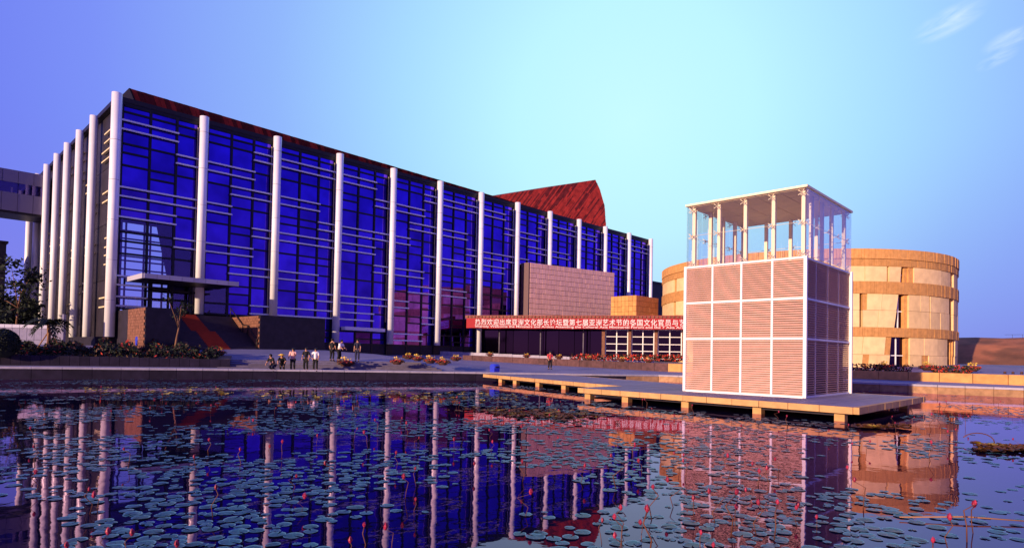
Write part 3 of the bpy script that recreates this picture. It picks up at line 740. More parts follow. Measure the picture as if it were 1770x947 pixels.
# terrace in front of the drum
tw = thing('terrace_wall', 'low lit stone terrace wall in front of the round building', 'wall', (61, 15, .7))
for i in range(26):
    y0 = -25+i*2.2; q = MB(); o = random.uniform(-.02, .02); q.box(60.6+o, 61.4, y0+.02, y0+2.18, .3, 1.55); q.build('stone_block', M_stoneo, tw)
b = MB(); b.poly([(61.3, -25, 1.52), (130, -60, 1.0), (130, 62, 1.0), (61.3, 32.2, 1.52)]); tag(b.build('terrace', M_pave), kind='structure')
hd = MB()
for _ in range(1500):
    y = random.choice((random.uniform(12.5, 17.5), random.uniform(8.3, 11))); hd.leaf((62.3+random.uniform(-.5, .5), y, 1.52+random.random()**1.5*.62), random.uniform(.08, .16), random.choice((0, 0, 1, 2)))
tag(hd.build('low_hedge', [M_leafd, M_leafr, M_flred]), 'ragged low reddish hedge on the terrace before the round building', 'hedge', kind='stuff')

# ------------------------------------------------------------------ round stone building
DC = np.array([97.1, 34.4]); DR = 19.8
def dz(z): return 2.4+(z-2.4)*1.12
drum = thing('round_stone_building', 'round sandstone building with ribbed bands and slanted slot windows', 'building', (*DC, 1.1))
def phi(px, py):
    d = (F+RR*(px-CX)/CF-UU*(py-CY)/CF); d2 = d[:2]; a = d2@d2; bq = -2*d2@DC; c = DC@DC-DR**2
    disc = max(0, bq*bq-4*a*c); t = (-bq-math.sqrt(disc))/(2*a); p = d2*t-DC
    return math.atan2(p[1], p[0]) % (2*math.pi), CH+t*d[2]
q = MB(); q.tube([(*DC, 1.0), (*DC, 15.2)], DR-.9, 96); q.build('core', M_core, drum)
# (z0,z1, phi0 bottom, phi0 top, phi1)
def win(xb, yb, xt, yt, xr):
    p0 = phi(xb, yb)[0]; p1 = phi(xt, yt)[0]; p2 = phi(xr, (yb+yt)/2)[0]; return p0, p1, p2
T = [(dz(1.1), dz(5.0), dz(3.1)), (dz(6.0), dz(9.6), dz(7.84)), (dz(10.9), dz(12.55), None)]
WN = {0: [(*win(1536, 642, 1541.5, 585, 1573),), (*win(1637, 640, 1638, 588, 1648),)],
      1: [(*win(1546, 566, 1553.5, 508, 1571),), (*win(1486, 564, 1486, 506, 1491.5),), (*win(1607, 550, 1606, 511, 1608.5),), (*win(1641, 570, 1641, 515, 1648),)],
      2: [(*win(1555.6, 489, 1558, 464, 1571),), (*win(1533, 489, 1533, 463, 1537),), (*win(1643, 498, 1643, 472, 1648.5),)]}
def cyl_panel(q, a0b, a0t, a1b, a1t, z0, z1, r0, r1):
    n = max(1, int(abs(a1b-a0b)/.035)); base = len(q.v)
    for i in range(n+1):
        t = i/n; ab = a0b+(a1b-a0b)*t; at_ = a0t+(a1t-a0t)*t
        for (aa, z) in ((ab, z0), (at_, z1)):
            for r in (r0, r1): q.v.append((DC[0]+r*math.cos(aa), DC[1]+r*math.sin(aa), z))
    for i in range(n):
        k = base+i*4; m2 = k+4
        q.face([k+1, m2+1, m2+3, k+3]); q.face([k, k+2, m2+2, m2]); q.face([k, m2, m2+1, k+1]); q.face([k+2, k+3, m2+3, m2+2])
    q.face([base, base+1, base+3, base+2]); e = base+n*4; q.face([e, e+2, e+3, e+1])
prr = random.Random(11)
for ti, (z0, z1, zm) in enumerate(T):
    for (za, zb) in ([(z0, zm), (zm, z1)] if zm else [(z0, z1)]):
        zc = (za-z0)/(z1-z0); zd = (zb-z0)/(z1-z0)
        # window gaps: angle increases left to right as seen from outside? order by value
        gaps = []
        for (pb, pt, pr) in WN[ti]:
            l0 = pb+(pt-pb)*zc; l1 = pb+(pt-pb)*zd; gaps.append((l0, l1, pr))
        a = 0.0; edges = []
        bounds = sorted([(min(g[0], g[2]), g) for g in gaps], key=lambda x: x[0])
        segs = []; cur = (0.0, 0.0)
        for _, (l0, l1, pr) in bounds:
            if pr < l0: segs.append((cur, (pr, pr))); cur = (l0, l1)
            else: segs.append((cur, (l0, l1))); cur = (pr, pr)
        segs.append((cur, (2*math.pi, 2*math.pi)))
        for (s, e) in segs:
            span = (e[0]+e[1])/2-(s[0]+s[1])/2
            if span < .004: continue
            ws = []; tot = 0
            while tot < span*DR:
                wv = prr.choice((2.3, 2.7, 3.0, .75, 2.6)); ws.append(wv); tot += wv
            f = 0
            for wv in ws:
                t0 = f/tot; f += wv; t1 = f/tot; g = .02/DR
                lerp = lambda u, t: u[0]*(1-t)+u[1]*t
                b0 = s[0]+(e[0]-s[0])*t0+g; c0_ = s[1]+(e[1]-s[1])*t0+g; b1 = s[0]+(e[0]-s[0])*t1-g; c1_ = s[1]+(e[1]-s[1])*t1-g
                narrow = wv < 1; q = MB(); o = prr.uniform(-.03, .03)-(.10 if narrow else 0)
                cyl_panel(q, b0, c0_, b1, c1_, za+.015, zb-.015, DR-.85, DR+o); q.build('stone_panel', M_stoneo if narrow else M_stone, drum)
    for (pb, pt, pr) in WN[ti]:
        q = MB(); lo, hi = min(pb, pt, pr), max(pb, pt, pr); cyl_panel(q, lo, lo, hi, hi, z0, z1, DR-.88, DR-.70); wn_ = q.build('window', M_glassd, drum)
        if abs(hi-lo) > .03:
            q = MB(); mid = (lo+hi)/2; cyl_panel(q, mid-.003, mid-.003, mid+.003, mid+.003, z0, z1, DR-.7, DR-.6); zz = z0+(z1-z0)*.5
            cyl_panel(q, lo, lo, hi, hi, zz-.05, zz+.05, DR-.7, DR-.6); q.build('glazing_bar', M_bar, wn_)
            q = MB(); e1 = pr; sg = 1 if pr < pb else -1
            cyl_panel(q, e1, e1, e1+sg*.022, e1+sg*.022, z0, z1, DR-.7, DR-.25); q.build('reveal', M_stoneo, wn_)
for (z0, z1, pr) in ((dz(za), dz(zb), pr) for (za, zb, pr) in ((5.0, 6.0, .13), (9.6, 10.9, .13), (12.55, 13.3, .10), (13.33, 14.4, .16))):
    q = MB(); a = 0
    while a < 2*math.pi-.01:
        da = min(prr.uniform(.20, .55)/DR, 2*math.pi-a); cyl_panel(q, a+.0007, a+.0007, a+da-.0007, a+da-.0007, z0+.01, z1-.01, DR-.85, DR+pr-prr.uniform(0, .05)); a += da
    q.build('ribbed_band', M_stoneo, drum)
q = MB(); q.tube([(*DC, 15.21), (*DC, 15.4)], DR-.85, 64); q.build('roof', M_gran, drum)

# earth bank beyond
b = MB(); prr = random.Random(4); ysr = np.linspace(-260, 60, 90); prof2 = [(106, .5), (111, .9), (114, 2.0), (119, 3.7), (124, 5.3), (129, 6.5), (131, 6.7), (170, 6.7), (400, 5)]
for y in ysr:
    for (x, z) in prof2: b.v.append((x+prr.uniform(-.4, .4), y, z+prr.uniform(-.12, .12)*(z > 1)))
n2 = len(prof2)
for i in range(len(ysr)-1):
    for j in range(n2-1): b.face([i*n2+j, i*n2+j+1, (i+1)*n2+j+1, (i+1)*n2+j], False)
tag(b.build('hill', M_hill), kind='structure')
fr = thing('bank_railing', 'thin dark railing on top of the earth bank at right', 'railing', (118, 8, 6.2))
for i in range(14):
    y = 12-i*1.3; q = MB(); q.tube([(131, y, 6.6), (131, y, 7.2)], .02, 5); q.build('post', M_bronze, fr)
q = MB(); q.tube([(131, 13, 7.2), (131, -5, 7.2)], .02, 5); q.build('rail', M_bronze, fr)
for (px, dep, lab) in ((1737, 60, 'leftmost of three dark red bollards on the promenade at far right'), (1751, 60, 'middle one of three dark red bollards on the promenade at far right'), (1766, 60, 'rightmost of three dark red bollards on the promenade at far right')):
    x, y = P(px, dep); g = .9 if x > 61 else ground_z(x, y)
    t = thing('bollard', lab, 'bollard', (x, y, g), 'bollards on the promenade'); q = MB(); q.tube([(x, y, g-.2), (x, y, g+.7), (x, y, g+.75)], [.11, .11, .07], 10); q.build('shaft', M_pot, t); q = MB(); q.tube([(x, y, g+.55), (x, y, g+.62)], .125, 10); q.build('collar', M_bronze, t)

# ------------------------------------------------------------------ deck and slatted pavilion
dk = thing('deck', 'low stone deck on square posts carrying the slatted pavilion out over the pond', 'deck', (32, 20, 0))
YE = 21.4
def dx0(y): return 26.3+(y-7.21)*.075 if y < YE else 31.6+(y-YE)*.325
def dx1(y): return 38.0+(y-7.21)*.03 if y < YE else 38.5+(y-YE)*.41
YEND = 39.2
y = 7.25
while y < YEND:
    y2 = min(y+.62, YE) if y < YE else y+.62; q = MB(); zt = .60+random.uniform(-.006, .006); e = 1e-4
    xa, xb, xc, xd = dx0(y)+.2, dx1(y)-.2, dx1(y2-e)-.2, dx0(y2-e)+.2
    q.prism([(xa, y+.01, .44), (xb, y+.01, .44), (xc, y2-.01, .44), (xd, y2-.01, .44)], [(xa, y+.01, zt), (xb, y+.01, zt), (xc, y2-.01, zt), (xd, y2-.01, zt)])
    q.build('paving_slab', M_deck, dk); y = y2
y = 7.2
while y < YEND-.3:
    y2 = y+1.25 if (y >= YE or y+1.25 < YE) else YE; q = MB(); o = random.uniform(-.012, .012); e = 1e-4
    for (f_, a_, b_) in ((dx0, -.03+o, .19), (dx1, -.19, .03+o)):
        if f_ is dx1: q = MB()
        p0, p1 = f_(y), f_(y2-e)
        q.prism([(p0+a_, y+.01, .34), (p0+b_, y+.01, .34), (p1+b_, y2-.01, .34), (p1+a_, y2-.01, .34)], [(p0+a_, y+.01, .605), (p0+b_, y+.01, .605), (p1+b_, y2-.01, .605), (p1+a_, y2-.01, .605)])
        q.build('edge_stone', M_deckedge, dk)
    y = y2
x = 26.35
while x < 37.9:
    q = MB(); q.box(x+.01, min(x+1.25, 38.0)-.01, 7.0+random.uniform(-.01, .01), 7.235, .34, .605); q.build('edge_stone', M_deckedge, dk); x += 1.25
x = dx0(YE-.01)+.2
while x < dx0(YE)-.2:
    x2 = min(x+1.25, dx0(YE)-.05); q = MB(); q.box(x+.01, x2-.01, YE+.01, YE+.2, .34, .60); q.build('edge_stone', M_deckedge, dk); x += 1.25
for (ya, yb) in ((7.7, YE-.3), (YE+.4, YEND)):
    q = MB(); q.prism([(dx0(ya)+.5, ya, .20), (dx1(ya)-.5, ya, .20), (dx1(yb)-.5, yb, .20), (dx0(yb)+.5, yb, .20)], [(dx0(ya)+.5, ya, .43), (dx1(ya)-.5, ya, .43), (dx1(yb)-.5, yb, .43), (dx0(yb)+.5, yb, .43)]); q.build('beam_frame', M_gran, dk)
for y in (7.8, 11.2, 14.8, 18.4, 21.0, 24.5, 28.0, 31.5, 35.0, 37.5):
    for xs in (dx0(y)+.3, dx1(y)-1.0):
        q = MB(); q.box(xs+.05, xs+.45, y-.19, y+.19, -.8, .335 if xs < 34.5 and xs == dx0(y)+.3 else .43); q.build('post', M_deckedge, dk)

TX, TY, TAY, TAX = 30.27, 10.33, 6.15, 6.94
Z0, Z1, Z2, Z3, Z4 = .62, 3.395, 5.29, 7.21, 10.62
pv = thing('slatted_pavilion', 'square white slatted pavilion with a glass lantern top on the deck', 'pavilion', (TX+TAX/2, TY+TAY/2, .6))
rowsz = [(Z0, Z1), (Z1, Z2), (Z2, Z3)]
def slats(q, axis, u0, u1, fixed, z0, z1, sgn):
    n = int(round((z1-z0)/.110)); h = (z1-z0)/n
    for i in range(n):
        z = z0+(i+.5)*h
        if axis == 'y':    # slats along Y at X=fixed, outward -X*sgn
            q.prism([(fixed-.03*sgn, u0, z-.038), (fixed-.03*sgn, u0, z-.020), (fixed+.07*sgn, u0, z+.044), (fixed+.07*sgn, u0, z+.026)], [(fixed-.03*sgn, u1, z-.038), (fixed-.03*sgn, u1, z-.020), (fixed+.07*sgn, u1, z+.044), (fixed+.07*sgn, u1, z+.026)])
        else:
            q.prism([(u0, fixed-.03*sgn, z-.038), (u0, fixed-.03*sgn, z-.020), (u0, fixed+.07*sgn, z+.044), (u0, fixed+.07*sgn, z+.026)], [(u1, fixed-.03*sgn, z-.038), (u1, fixed-.03*sgn, z-.020), (u1, fixed+.07*sgn, z+.044), (u1, fixed+.07*sgn, z+.026)])
for (za, zb) in rowsz:
    for k in range(4):
        for (ax_, fx, sg) in (('y', TX, 1), ('y', TX+TAX, -1), ('x', TY+.14, -1), ('x', TY+TAY, -1)):
            base, ln = (TY, TAY) if ax_ == 'y' else (TX, TAX)
            q = MB(); slats(q, ax_, base+ln*k/4+.03, base+ln*(k+1)/4-.03, fx, za+.05, zb-.05, sg); q.build('louvre_panel', M_slat, pv)
def post(x, y, z0, z1, r, m, nm):
    q = MB(); q.box(x-r, x+r, y-r, y+r, z0, z1); return q.build(nm, m, pv)
for k in range(5):
    for (x, y) in ((TX, TY+TAY*k/4), (TX+TAX, TY+TAY*k/4)): post(x-.015 if x == TX else x+.015, y, Z0, Z3+.06, .075 if k in (0, 4) else .05, M_white, 'frame_post')
    if 0 < k < 4:
        for (x, y) in ((TX+TAX*k/4, TY+.06), (TX+TAX*k/4, TY+TAY+.015)): gbox(x-.03, x+.03, y+.04, y+.10, Z0, Z3+.06).build('frame_post', M_white, pv)
for z in (Z0+.03, Z1, Z2, Z3):
    for x in (TX-.02, TX+TAX+.02): gbox(x-.05, x+.05, TY+.08, TY+TAY-.08, z-.05, z+.05).build('frame_rail', M_white, pv)
    for y in (TY+.06, TY+TAY+.02): gbox(TX+.09, TX+TAX-.09, y-.04, y+.04, z-.045, z+.045).build('frame_rail', M_white, pv)
gbox(TX+.12, TX+TAX-.12, TY+.12, TY+TAY-.12, Z3-.12, Z3-.06).build('upper_floor', M_ceil, pv)
gbox(TX+.3, TX+TAX-.3, TY+.3, TY+TAY-.3, Z0, Z3-.13).build('light_blocker', M_core, pv)  # added unseen box, stops light passing through behind the slats
# lantern: roof, posts, glass, spider fittings
gbox(TX-.06, TX+TAX+.06, TY-.06, TY+TAY+.06, Z4-.10, Z4).build('roof', M_cream, pv)
q = MB()
for i in range(4):
    for j in range(5): q.box(TX+.1+i*(TAX-.2)/4+.012, TX+.1+(i+1)*(TAX-.2)/4-.012, TY+.1+j*(TAY-.2)/5+.012, TY+.1+(j+1)*(TAY-.2)/5-.012, Z4-.14, Z4-.102)
q.build('soffit', M_ceil, pv)
IN = .42
pp = [(TX+IN, TY+.25+(TAY-.5)*k/4) for k in range(5)]+[(TX+TAX-IN, TY+.25+(TAY-.5)*k/4) for k in range(5)]+[(TX+IN+(TAX-2*IN)*k/4, TY+IN) for k in (1, 2, 3)]+[(TX+IN+(TAX-2*IN)*k/4, TY+TAY-IN) for k in (1, 2, 3)]
for (x, y) in pp: post(x, y, Z3-.05, Z4-.14, .085, M_cream, 'lantern_post')
for k in range(4):
    y0, y1 = TY+TAY*k/4+.012, TY+TAY*(k+1)/4-.012
    for x in (TX, TX+TAX): gbox(x-.01, x+.01, y0, y1, Z3+.09, Z4-.11).build('glass_sheet', M_tglass, pv)
    x0, x1 = TX+TAX*k/4+.012, TX+TAX*(k+1)/4-.012
    for y in (TY, TY+TAY): gbox(x0+.015, x1-.015, y-.01, y+.01, Z3+.09, Z4-.11).build('glass_sheet', M_tglass, pv)
for k in range(5):
    for z in (Z3+.22, (Z3+Z4)/2, Z4-.3):
        y = TY+.25+(TAY-.5)*k/4; x = TX+IN+(TAX-2*IN)*k/4
        for (a, o, d) in (((TX+IN, y, z), (-1, 0), (0, 1)), ((TX+TAX-IN, y, z), (1, 0), (0, 1)), ((x, TY+IN, z), (0, -1), (1, 0)), ((x, TY+TAY-IN, z), (0, 1), (1, 0))):
            q = MB(); e = (a[0]+o[0]*(IN-.14), a[1]+o[1]*(IN-.14), z); q.tube([a, e], .022, 6)
            for sx in (-1, 1):
                for sz in (-1, 1): q.tube([e, (e[0]+o[0]*.12+d[0]*.13*sx, e[1]+o[1]*.12+d[1]*.13*sx, z+.12*sz)], .018, 5)
            q.build('spider_fitting', M_cream, pv)
q = MB(); zz = (Z3+Z4)/2
for (a, c) in (((TX+.1, TY+.3, zz), (TX+.1, TY+TAY-.3, zz)), ((TX+.3, TY+.1, zz), (TX+TAX-.3, TY+.1, zz)), ((TX+TAX-.1, TY+.3, zz), (TX+TAX-.1, TY+TAY-.3, zz)), ((TX+.3, TY+TAY-.1, zz), (TX+TAX-.3, TY+TAY-.1, zz))): q.tube([a, c], .012, 5)
q.build('tie_rods', M_cream, pv)

# ------------------------------------------------------------------ skybridge and left background
br = thing('sky_bridge', 'purple clad glazed footbridge joining the hall from the left', 'footbridge', (0, 109, 20))
Y0 = 107.3
for i in range(26):
    x1 = 16.3-i*1.7; x0 = x1-1.66
    for (z0, z1, o) in ((24.5, 26.2, 0), (20.6, 23.1, 0)):
        q = MB(); q.box(x0, x1, Y0+random.uniform(-.01, .01), Y0+.12, z0, z1); q.build('panel', M_bridge, br)
gbox(-60, 16.4, Y0+.2, Y0+5.5, 20.3, 20.7).build('floor', M_dark, br); gbox(-60, 16.4, Y0+.2, Y0+5.5, 26.0, 26.25).build('roof', M_bridge, br)
gbox(-60, 16.4, Y0+5.0, Y0+5.3, 20.6, 26.0).build('far_glazing', M_glassd, br)
for i in range(13): gbox(16.3-i*3.4-3.32, 16.3-i*3.4, Y0+.06, Y0+.1, 23.12, 24.48).build('window_pane', M_clear, br)
for x in (3.5, 8.0, 9.0, 12.5): gbox(x-.1, x+.1, Y0+2, Y0+2.2, 22.4, 24.2).build('inner_post', M_bargold, br)

WPx = lambda px, dep: P(px, dep)
pwl = thing('pale_planter_wall', 'low pale planter wall with coping behind the palm at left', 'wall', (*P(60, 58), 2))
a = np.array(P(20, 57)); c = np.array(P(108, 58.5)); ww = (c-a)/7; nn = np.array([-(c-a)[1], (c-a)[0]])/np.linalg.norm(c-a)
for i in range(-3, 7):
    p0, p1 = a+ww*i, a+ww*(i+1); e = (p1-p0)/np.linalg.norm(p1-p0)*.015
    for (z0, z1, t, m_) in ((1.2, 2.9, .0, M_cope), (2.92, 4.0, .0, M_cope), (4.0, 4.3, -.08, M_white)):
        q = MB(); u, v = p0+e, p1-e
        q.prism([(*(u+nn*t), z0), (*(v+nn*t), z0), (*(v+nn*.5), z0), (*(u+nn*.5), z0)], [(*(u+nn*t), z1), (*(v+nn*t), z1), (*(v+nn*.5), z1), (*(u+nn*.5), z1)]); q.build('stone_block' if t == 0 else 'coping_stone', m_, pwl)
q = MB(); q.obox((*(c+nn*.2), 3.2), (*(ww*.12), 0), (*(nn*.4), 0), (0, 0, 2.2)); q.build('end_pier', M_cope, pwl)

# planted bed with dark front wall
bw = thing('bed_wall', 'dark stone front wall of the planted bed at left', 'wall', (*P(200, 49), .8))
soil = MB(); prev = None
for i in range(25):
    px0, px1 = -60+i*18.2, -60+(i+1)*18.2
    k0, k1 = along(max(px0, -55)) if px0 > -55 else KD[3], along(px1)
    k0 = along(px0) if along(px0) is not None else None
    if k0 is None or k1 is None: continue
    u, v = k0[:2]+k0[3:]*2.8, k1[:2]+k1[3:]*2.8; e = (v-u)/np.linalg.norm(v-u)*.012; nu = k0[3:]; zt = 1.68-.0004*px0
    q = MB(); q.prism([(*(u+e), .6), (*(v-e), .6), (*(v-e+nu*.4), .6), (*(u+e+nu*.4), .6)], [(*(u+e), zt), (*(v-e), zt), (*(v-e+nu*.4), zt), (*(u+e+nu*.4), zt)]); q.build('stone_block', M_kerb_shade, bw)
    soil.poly([(*(u+nu*.4), zt-.03), (*(v+nu*.4), zt-.03), (*(v+nu*9), zt+.55), (*(u+nu*9), zt+.55)])
tag(soil.build('bed_soil', M_ground), kind='structure')
gc = MB(); prr = random.Random(21)
for _ in range(9000):
    px = prr.uniform(-40, 372); k = along(px)
    if k is None: continue
    d = prr.uniform(3.2, 11) if px < 330 else prr.uniform(3.2, 6.5)
    lump = .75+.55*math.sin(px*.09+d*.5)*math.sin(px*.031+1)
    x, y = k[:2]+k[3:]*d; z = 1.6+.05*(d-3)+lump*prr.random()
    gc.leaf((x, y, z), prr.uniform(.09, .2), 0 if prr.random() < .78 else (1 if prr.random() < .75 else 2), .6)
tag(gc.build('bed_planting', [M_leafd, M_leafr, M_flred]), 'dark ground cover with small red flowers filling the left bed', 'planting', kind='stuff')

def tree(name, label, loc, h, crown, nleaf, leafm, size, trunk_r=.12, lean=(0, 0), cat='tree', blobs=6, barkm=None, crown_z=None):
    t = local_thing(name, label, cat, loc); rnd = random.Random(hash(label) % 1000 if False else len(label)*7+int(h*10))
    q = MB(); pts = [(0, 0, -.3)]; x = y = 0
    for i in range(1, 6):
        x += lean[0]*h/5+rnd.uniform(-.05, .05)*h/3; y += lean[1]*h/5+rnd.uniform(-.05, .05)*h/3; pts.append((x, y, h*.8*i/5))
    q.tube(pts, [trunk_r*(1-.13*i) for i in range(6)], 7)
    cs = []
    for i in range(blobs):
        s = rnd.uniform(.45, .98); bx = x*s+rnd.gauss(0, crown*.42); by = y*s+rnd.gauss(0, crown*.42); bz = (crown_z or h*.5)+(h-(crown_z or h*.5))*(i+.5)/blobs
        cs.append((bx, by, bz)); j = min(5, 2+int(s*3)); q.tube([pts[j], ((pts[j][0]+bx)/2, (pts[j][1]+by)/2, (pts[j][2]+bz)/2+.1), (bx, by, bz)], [trunk_r*.45, trunk_r*.3, trunk_r*.12], 5)
    q.build('trunk', barkm or M_bark, t)
    q = MB()
    for i in range(nleaf):
        c = cs[i % len(cs)]; r = crown*.38*rnd.uniform(.7, 1.2)
        q.leaf((c[0]+rnd.gauss(0, r*.6), c[1]+rnd.gauss(0, r*.6), c[2]+rnd.gauss(0, r*.5)), size*rnd.uniform(.6, 1.3), 0, .3)
    q.build('crown', leafm, t); return t
def tz(px, py, dep): return zat(px, py, dep)
x, y = P(24, 66); zb = 2.0
tree('tall_tree', 'thin dark tree with loose open crown at the far left', (x, y, zb), tz(26, 455, 66)-zb, 2.6, 900, M_leafd, .26, .14, (.02, .0), blobs=9, crown_z=3.2)
x, y = P(8, 70); tree('dark_tree', 'dense dark tree behind the thin tree at the left edge', (x, y, 2.0), tz(8, 505, 70)-2, 3.0, 1600, M_leafd, .3, .15, blobs=8, crown_z=1.2)
x, y = P(47, 72); tree('dark_shrub', 'dark rounded shrub between the thin tree and the first column', (x, y, 2.0), tz(47, 520, 72)-2, 3.0, 1500, M_leafd, .28, .12, blobs=8, cat='shrub', crown_z=.9)
x, y = P(300, 53); zb = 1.7
tree('young_tree', 'young tree with slender reddish trunk in the bed before the entrance', (x, y, zb), tz(300, 515, 53)-zb, 1.3, 230, M_leafd, .14, .11, (.10, -.03), blobs=6, crown_z=3.4)
# palm with stakes
x, y = P(84, 49); zb = 1.75
pm = local_thing('staked_palm', 'small staked palm with drooping dark fronds in the left bed', 'palm', (x, y, zb))
q = MB(); q.tube([(0, 0, -.2), (0, 0, 1.3), (-.05, 0, 2.4)], [.16, .13, .12], 8); q.build('trunk', M_bark, pm)
for (a, c) in ((.3, 1.3), (2.4, 1.2), (4.4, 1.3)):
    q = MB(); q.tube([(c*math.cos(a), c*math.sin(a), -.1), (.05*math.cos(a), .05*math.sin(a), 1.75)], .045, 5); q.build('stake', M_wood, pm)
for i in range(15):
    a = i*2.4; ln = random.uniform(1.3, 1.8); q = MB(); pr = None; up = random.uniform(.3, 1.1)
    for s in range(9):
        t = s/8; r = ln*t; z = 2.4+up*ln*t-1.1*ln*t*t; c0 = Vector((r*math.cos(a), r*math.sin(a), z))
        if pr is not None:
            for sd2 in (-1, 1):
                sdv = Vector((-math.sin(a), math.cos(a), -.45))*sd2*.34*(1-t*.6); q.poly([pr, pr+(c0-pr)*.6, c0+sdv+(c0-pr)*.8, pr+sdv*.9+(c0-pr)*.6])
            q.tube([pr, c0], .018, 4)
        pr = c0
    q.build('frond', M_leafd, pm)
# clipped round bush at the left edge
x, y = P(4, 45); t = local_thing('round_bush', 'big dark clipped bush cut by the left edge of the photo', 'bush', (x, y, 1.6)); q = MB(); q.ball((0, 0, .9), (1.0, 1.0, 1.05), 14, 9); 
for _ in range(1500):
    a = random.random()*6.28; u = random.uniform(-.6, 1); rr2 = math.sqrt(max(0, 1-u*u)); q.leaf((1.03*rr2*math.cos(a), 1.03*rr2*math.sin(a), .9+1.06*u), .09, 0)
q.build('foliage', M_leafd, t)
# far block at left edge
t = thing('far_left_block', 'dark plain building edge at the far left beside the trees', 'building', (*P(-14, 85), 2)); q = MB(); a = np.array(P(4.5, 85)); q.prism([(a[0], a[1], 1), (a[0]-12, a[1]+.5, 1), (a[0]-12, a[1]+10, 1), (a[0], a[1]+10, 1)], [(a[0], a[1], tz(2, 420, 85)), (a[0]-12, a[1]+.5, tz(2, 420, 85)), (a[0]-12, a[1]+10, tz(2, 420, 85)), (a[0], a[1]+10, tz(2, 420, 85))]); q.build('wall', M_clad, t)
q = MB(); q.box(a[0]-12.2, a[0]+.2, a[1]-.2, a[1]+10, tz(2, 420, 85), tz(2, 420, 85)+.3); q.build('roof', M_dark, t)
# blue bins
def bin_(px, py, dep, lab, sc=1):
    x, y = P(px, dep); g = zat(px, py, dep); t = local_thing('litter_bin', lab, 'bin', (x, y, g), None)
    q = MB(); q.box(-.36*sc, .36*sc, -.3*sc, .3*sc, 0, .62*sc); q.build('body', M_blue, t); q = MB(); q.tube([(-.38*sc, 0, .6*sc), (.38*sc, 0, .6*sc)], .32*sc, 12); q.build('lid', M_blue, t)
    q = MB(); q.box(-.25*sc, .25*sc, -.345*sc, -.31*sc, .55*sc, .66*sc); q.build('slot', M_dark, t)
bin_(856, 645, 57.0, 'blue litter bin on the promenade at the start of the deck', .95)
bin_(242, 597, 57, 'blue litter bin against the brick face left of the stair', .9)

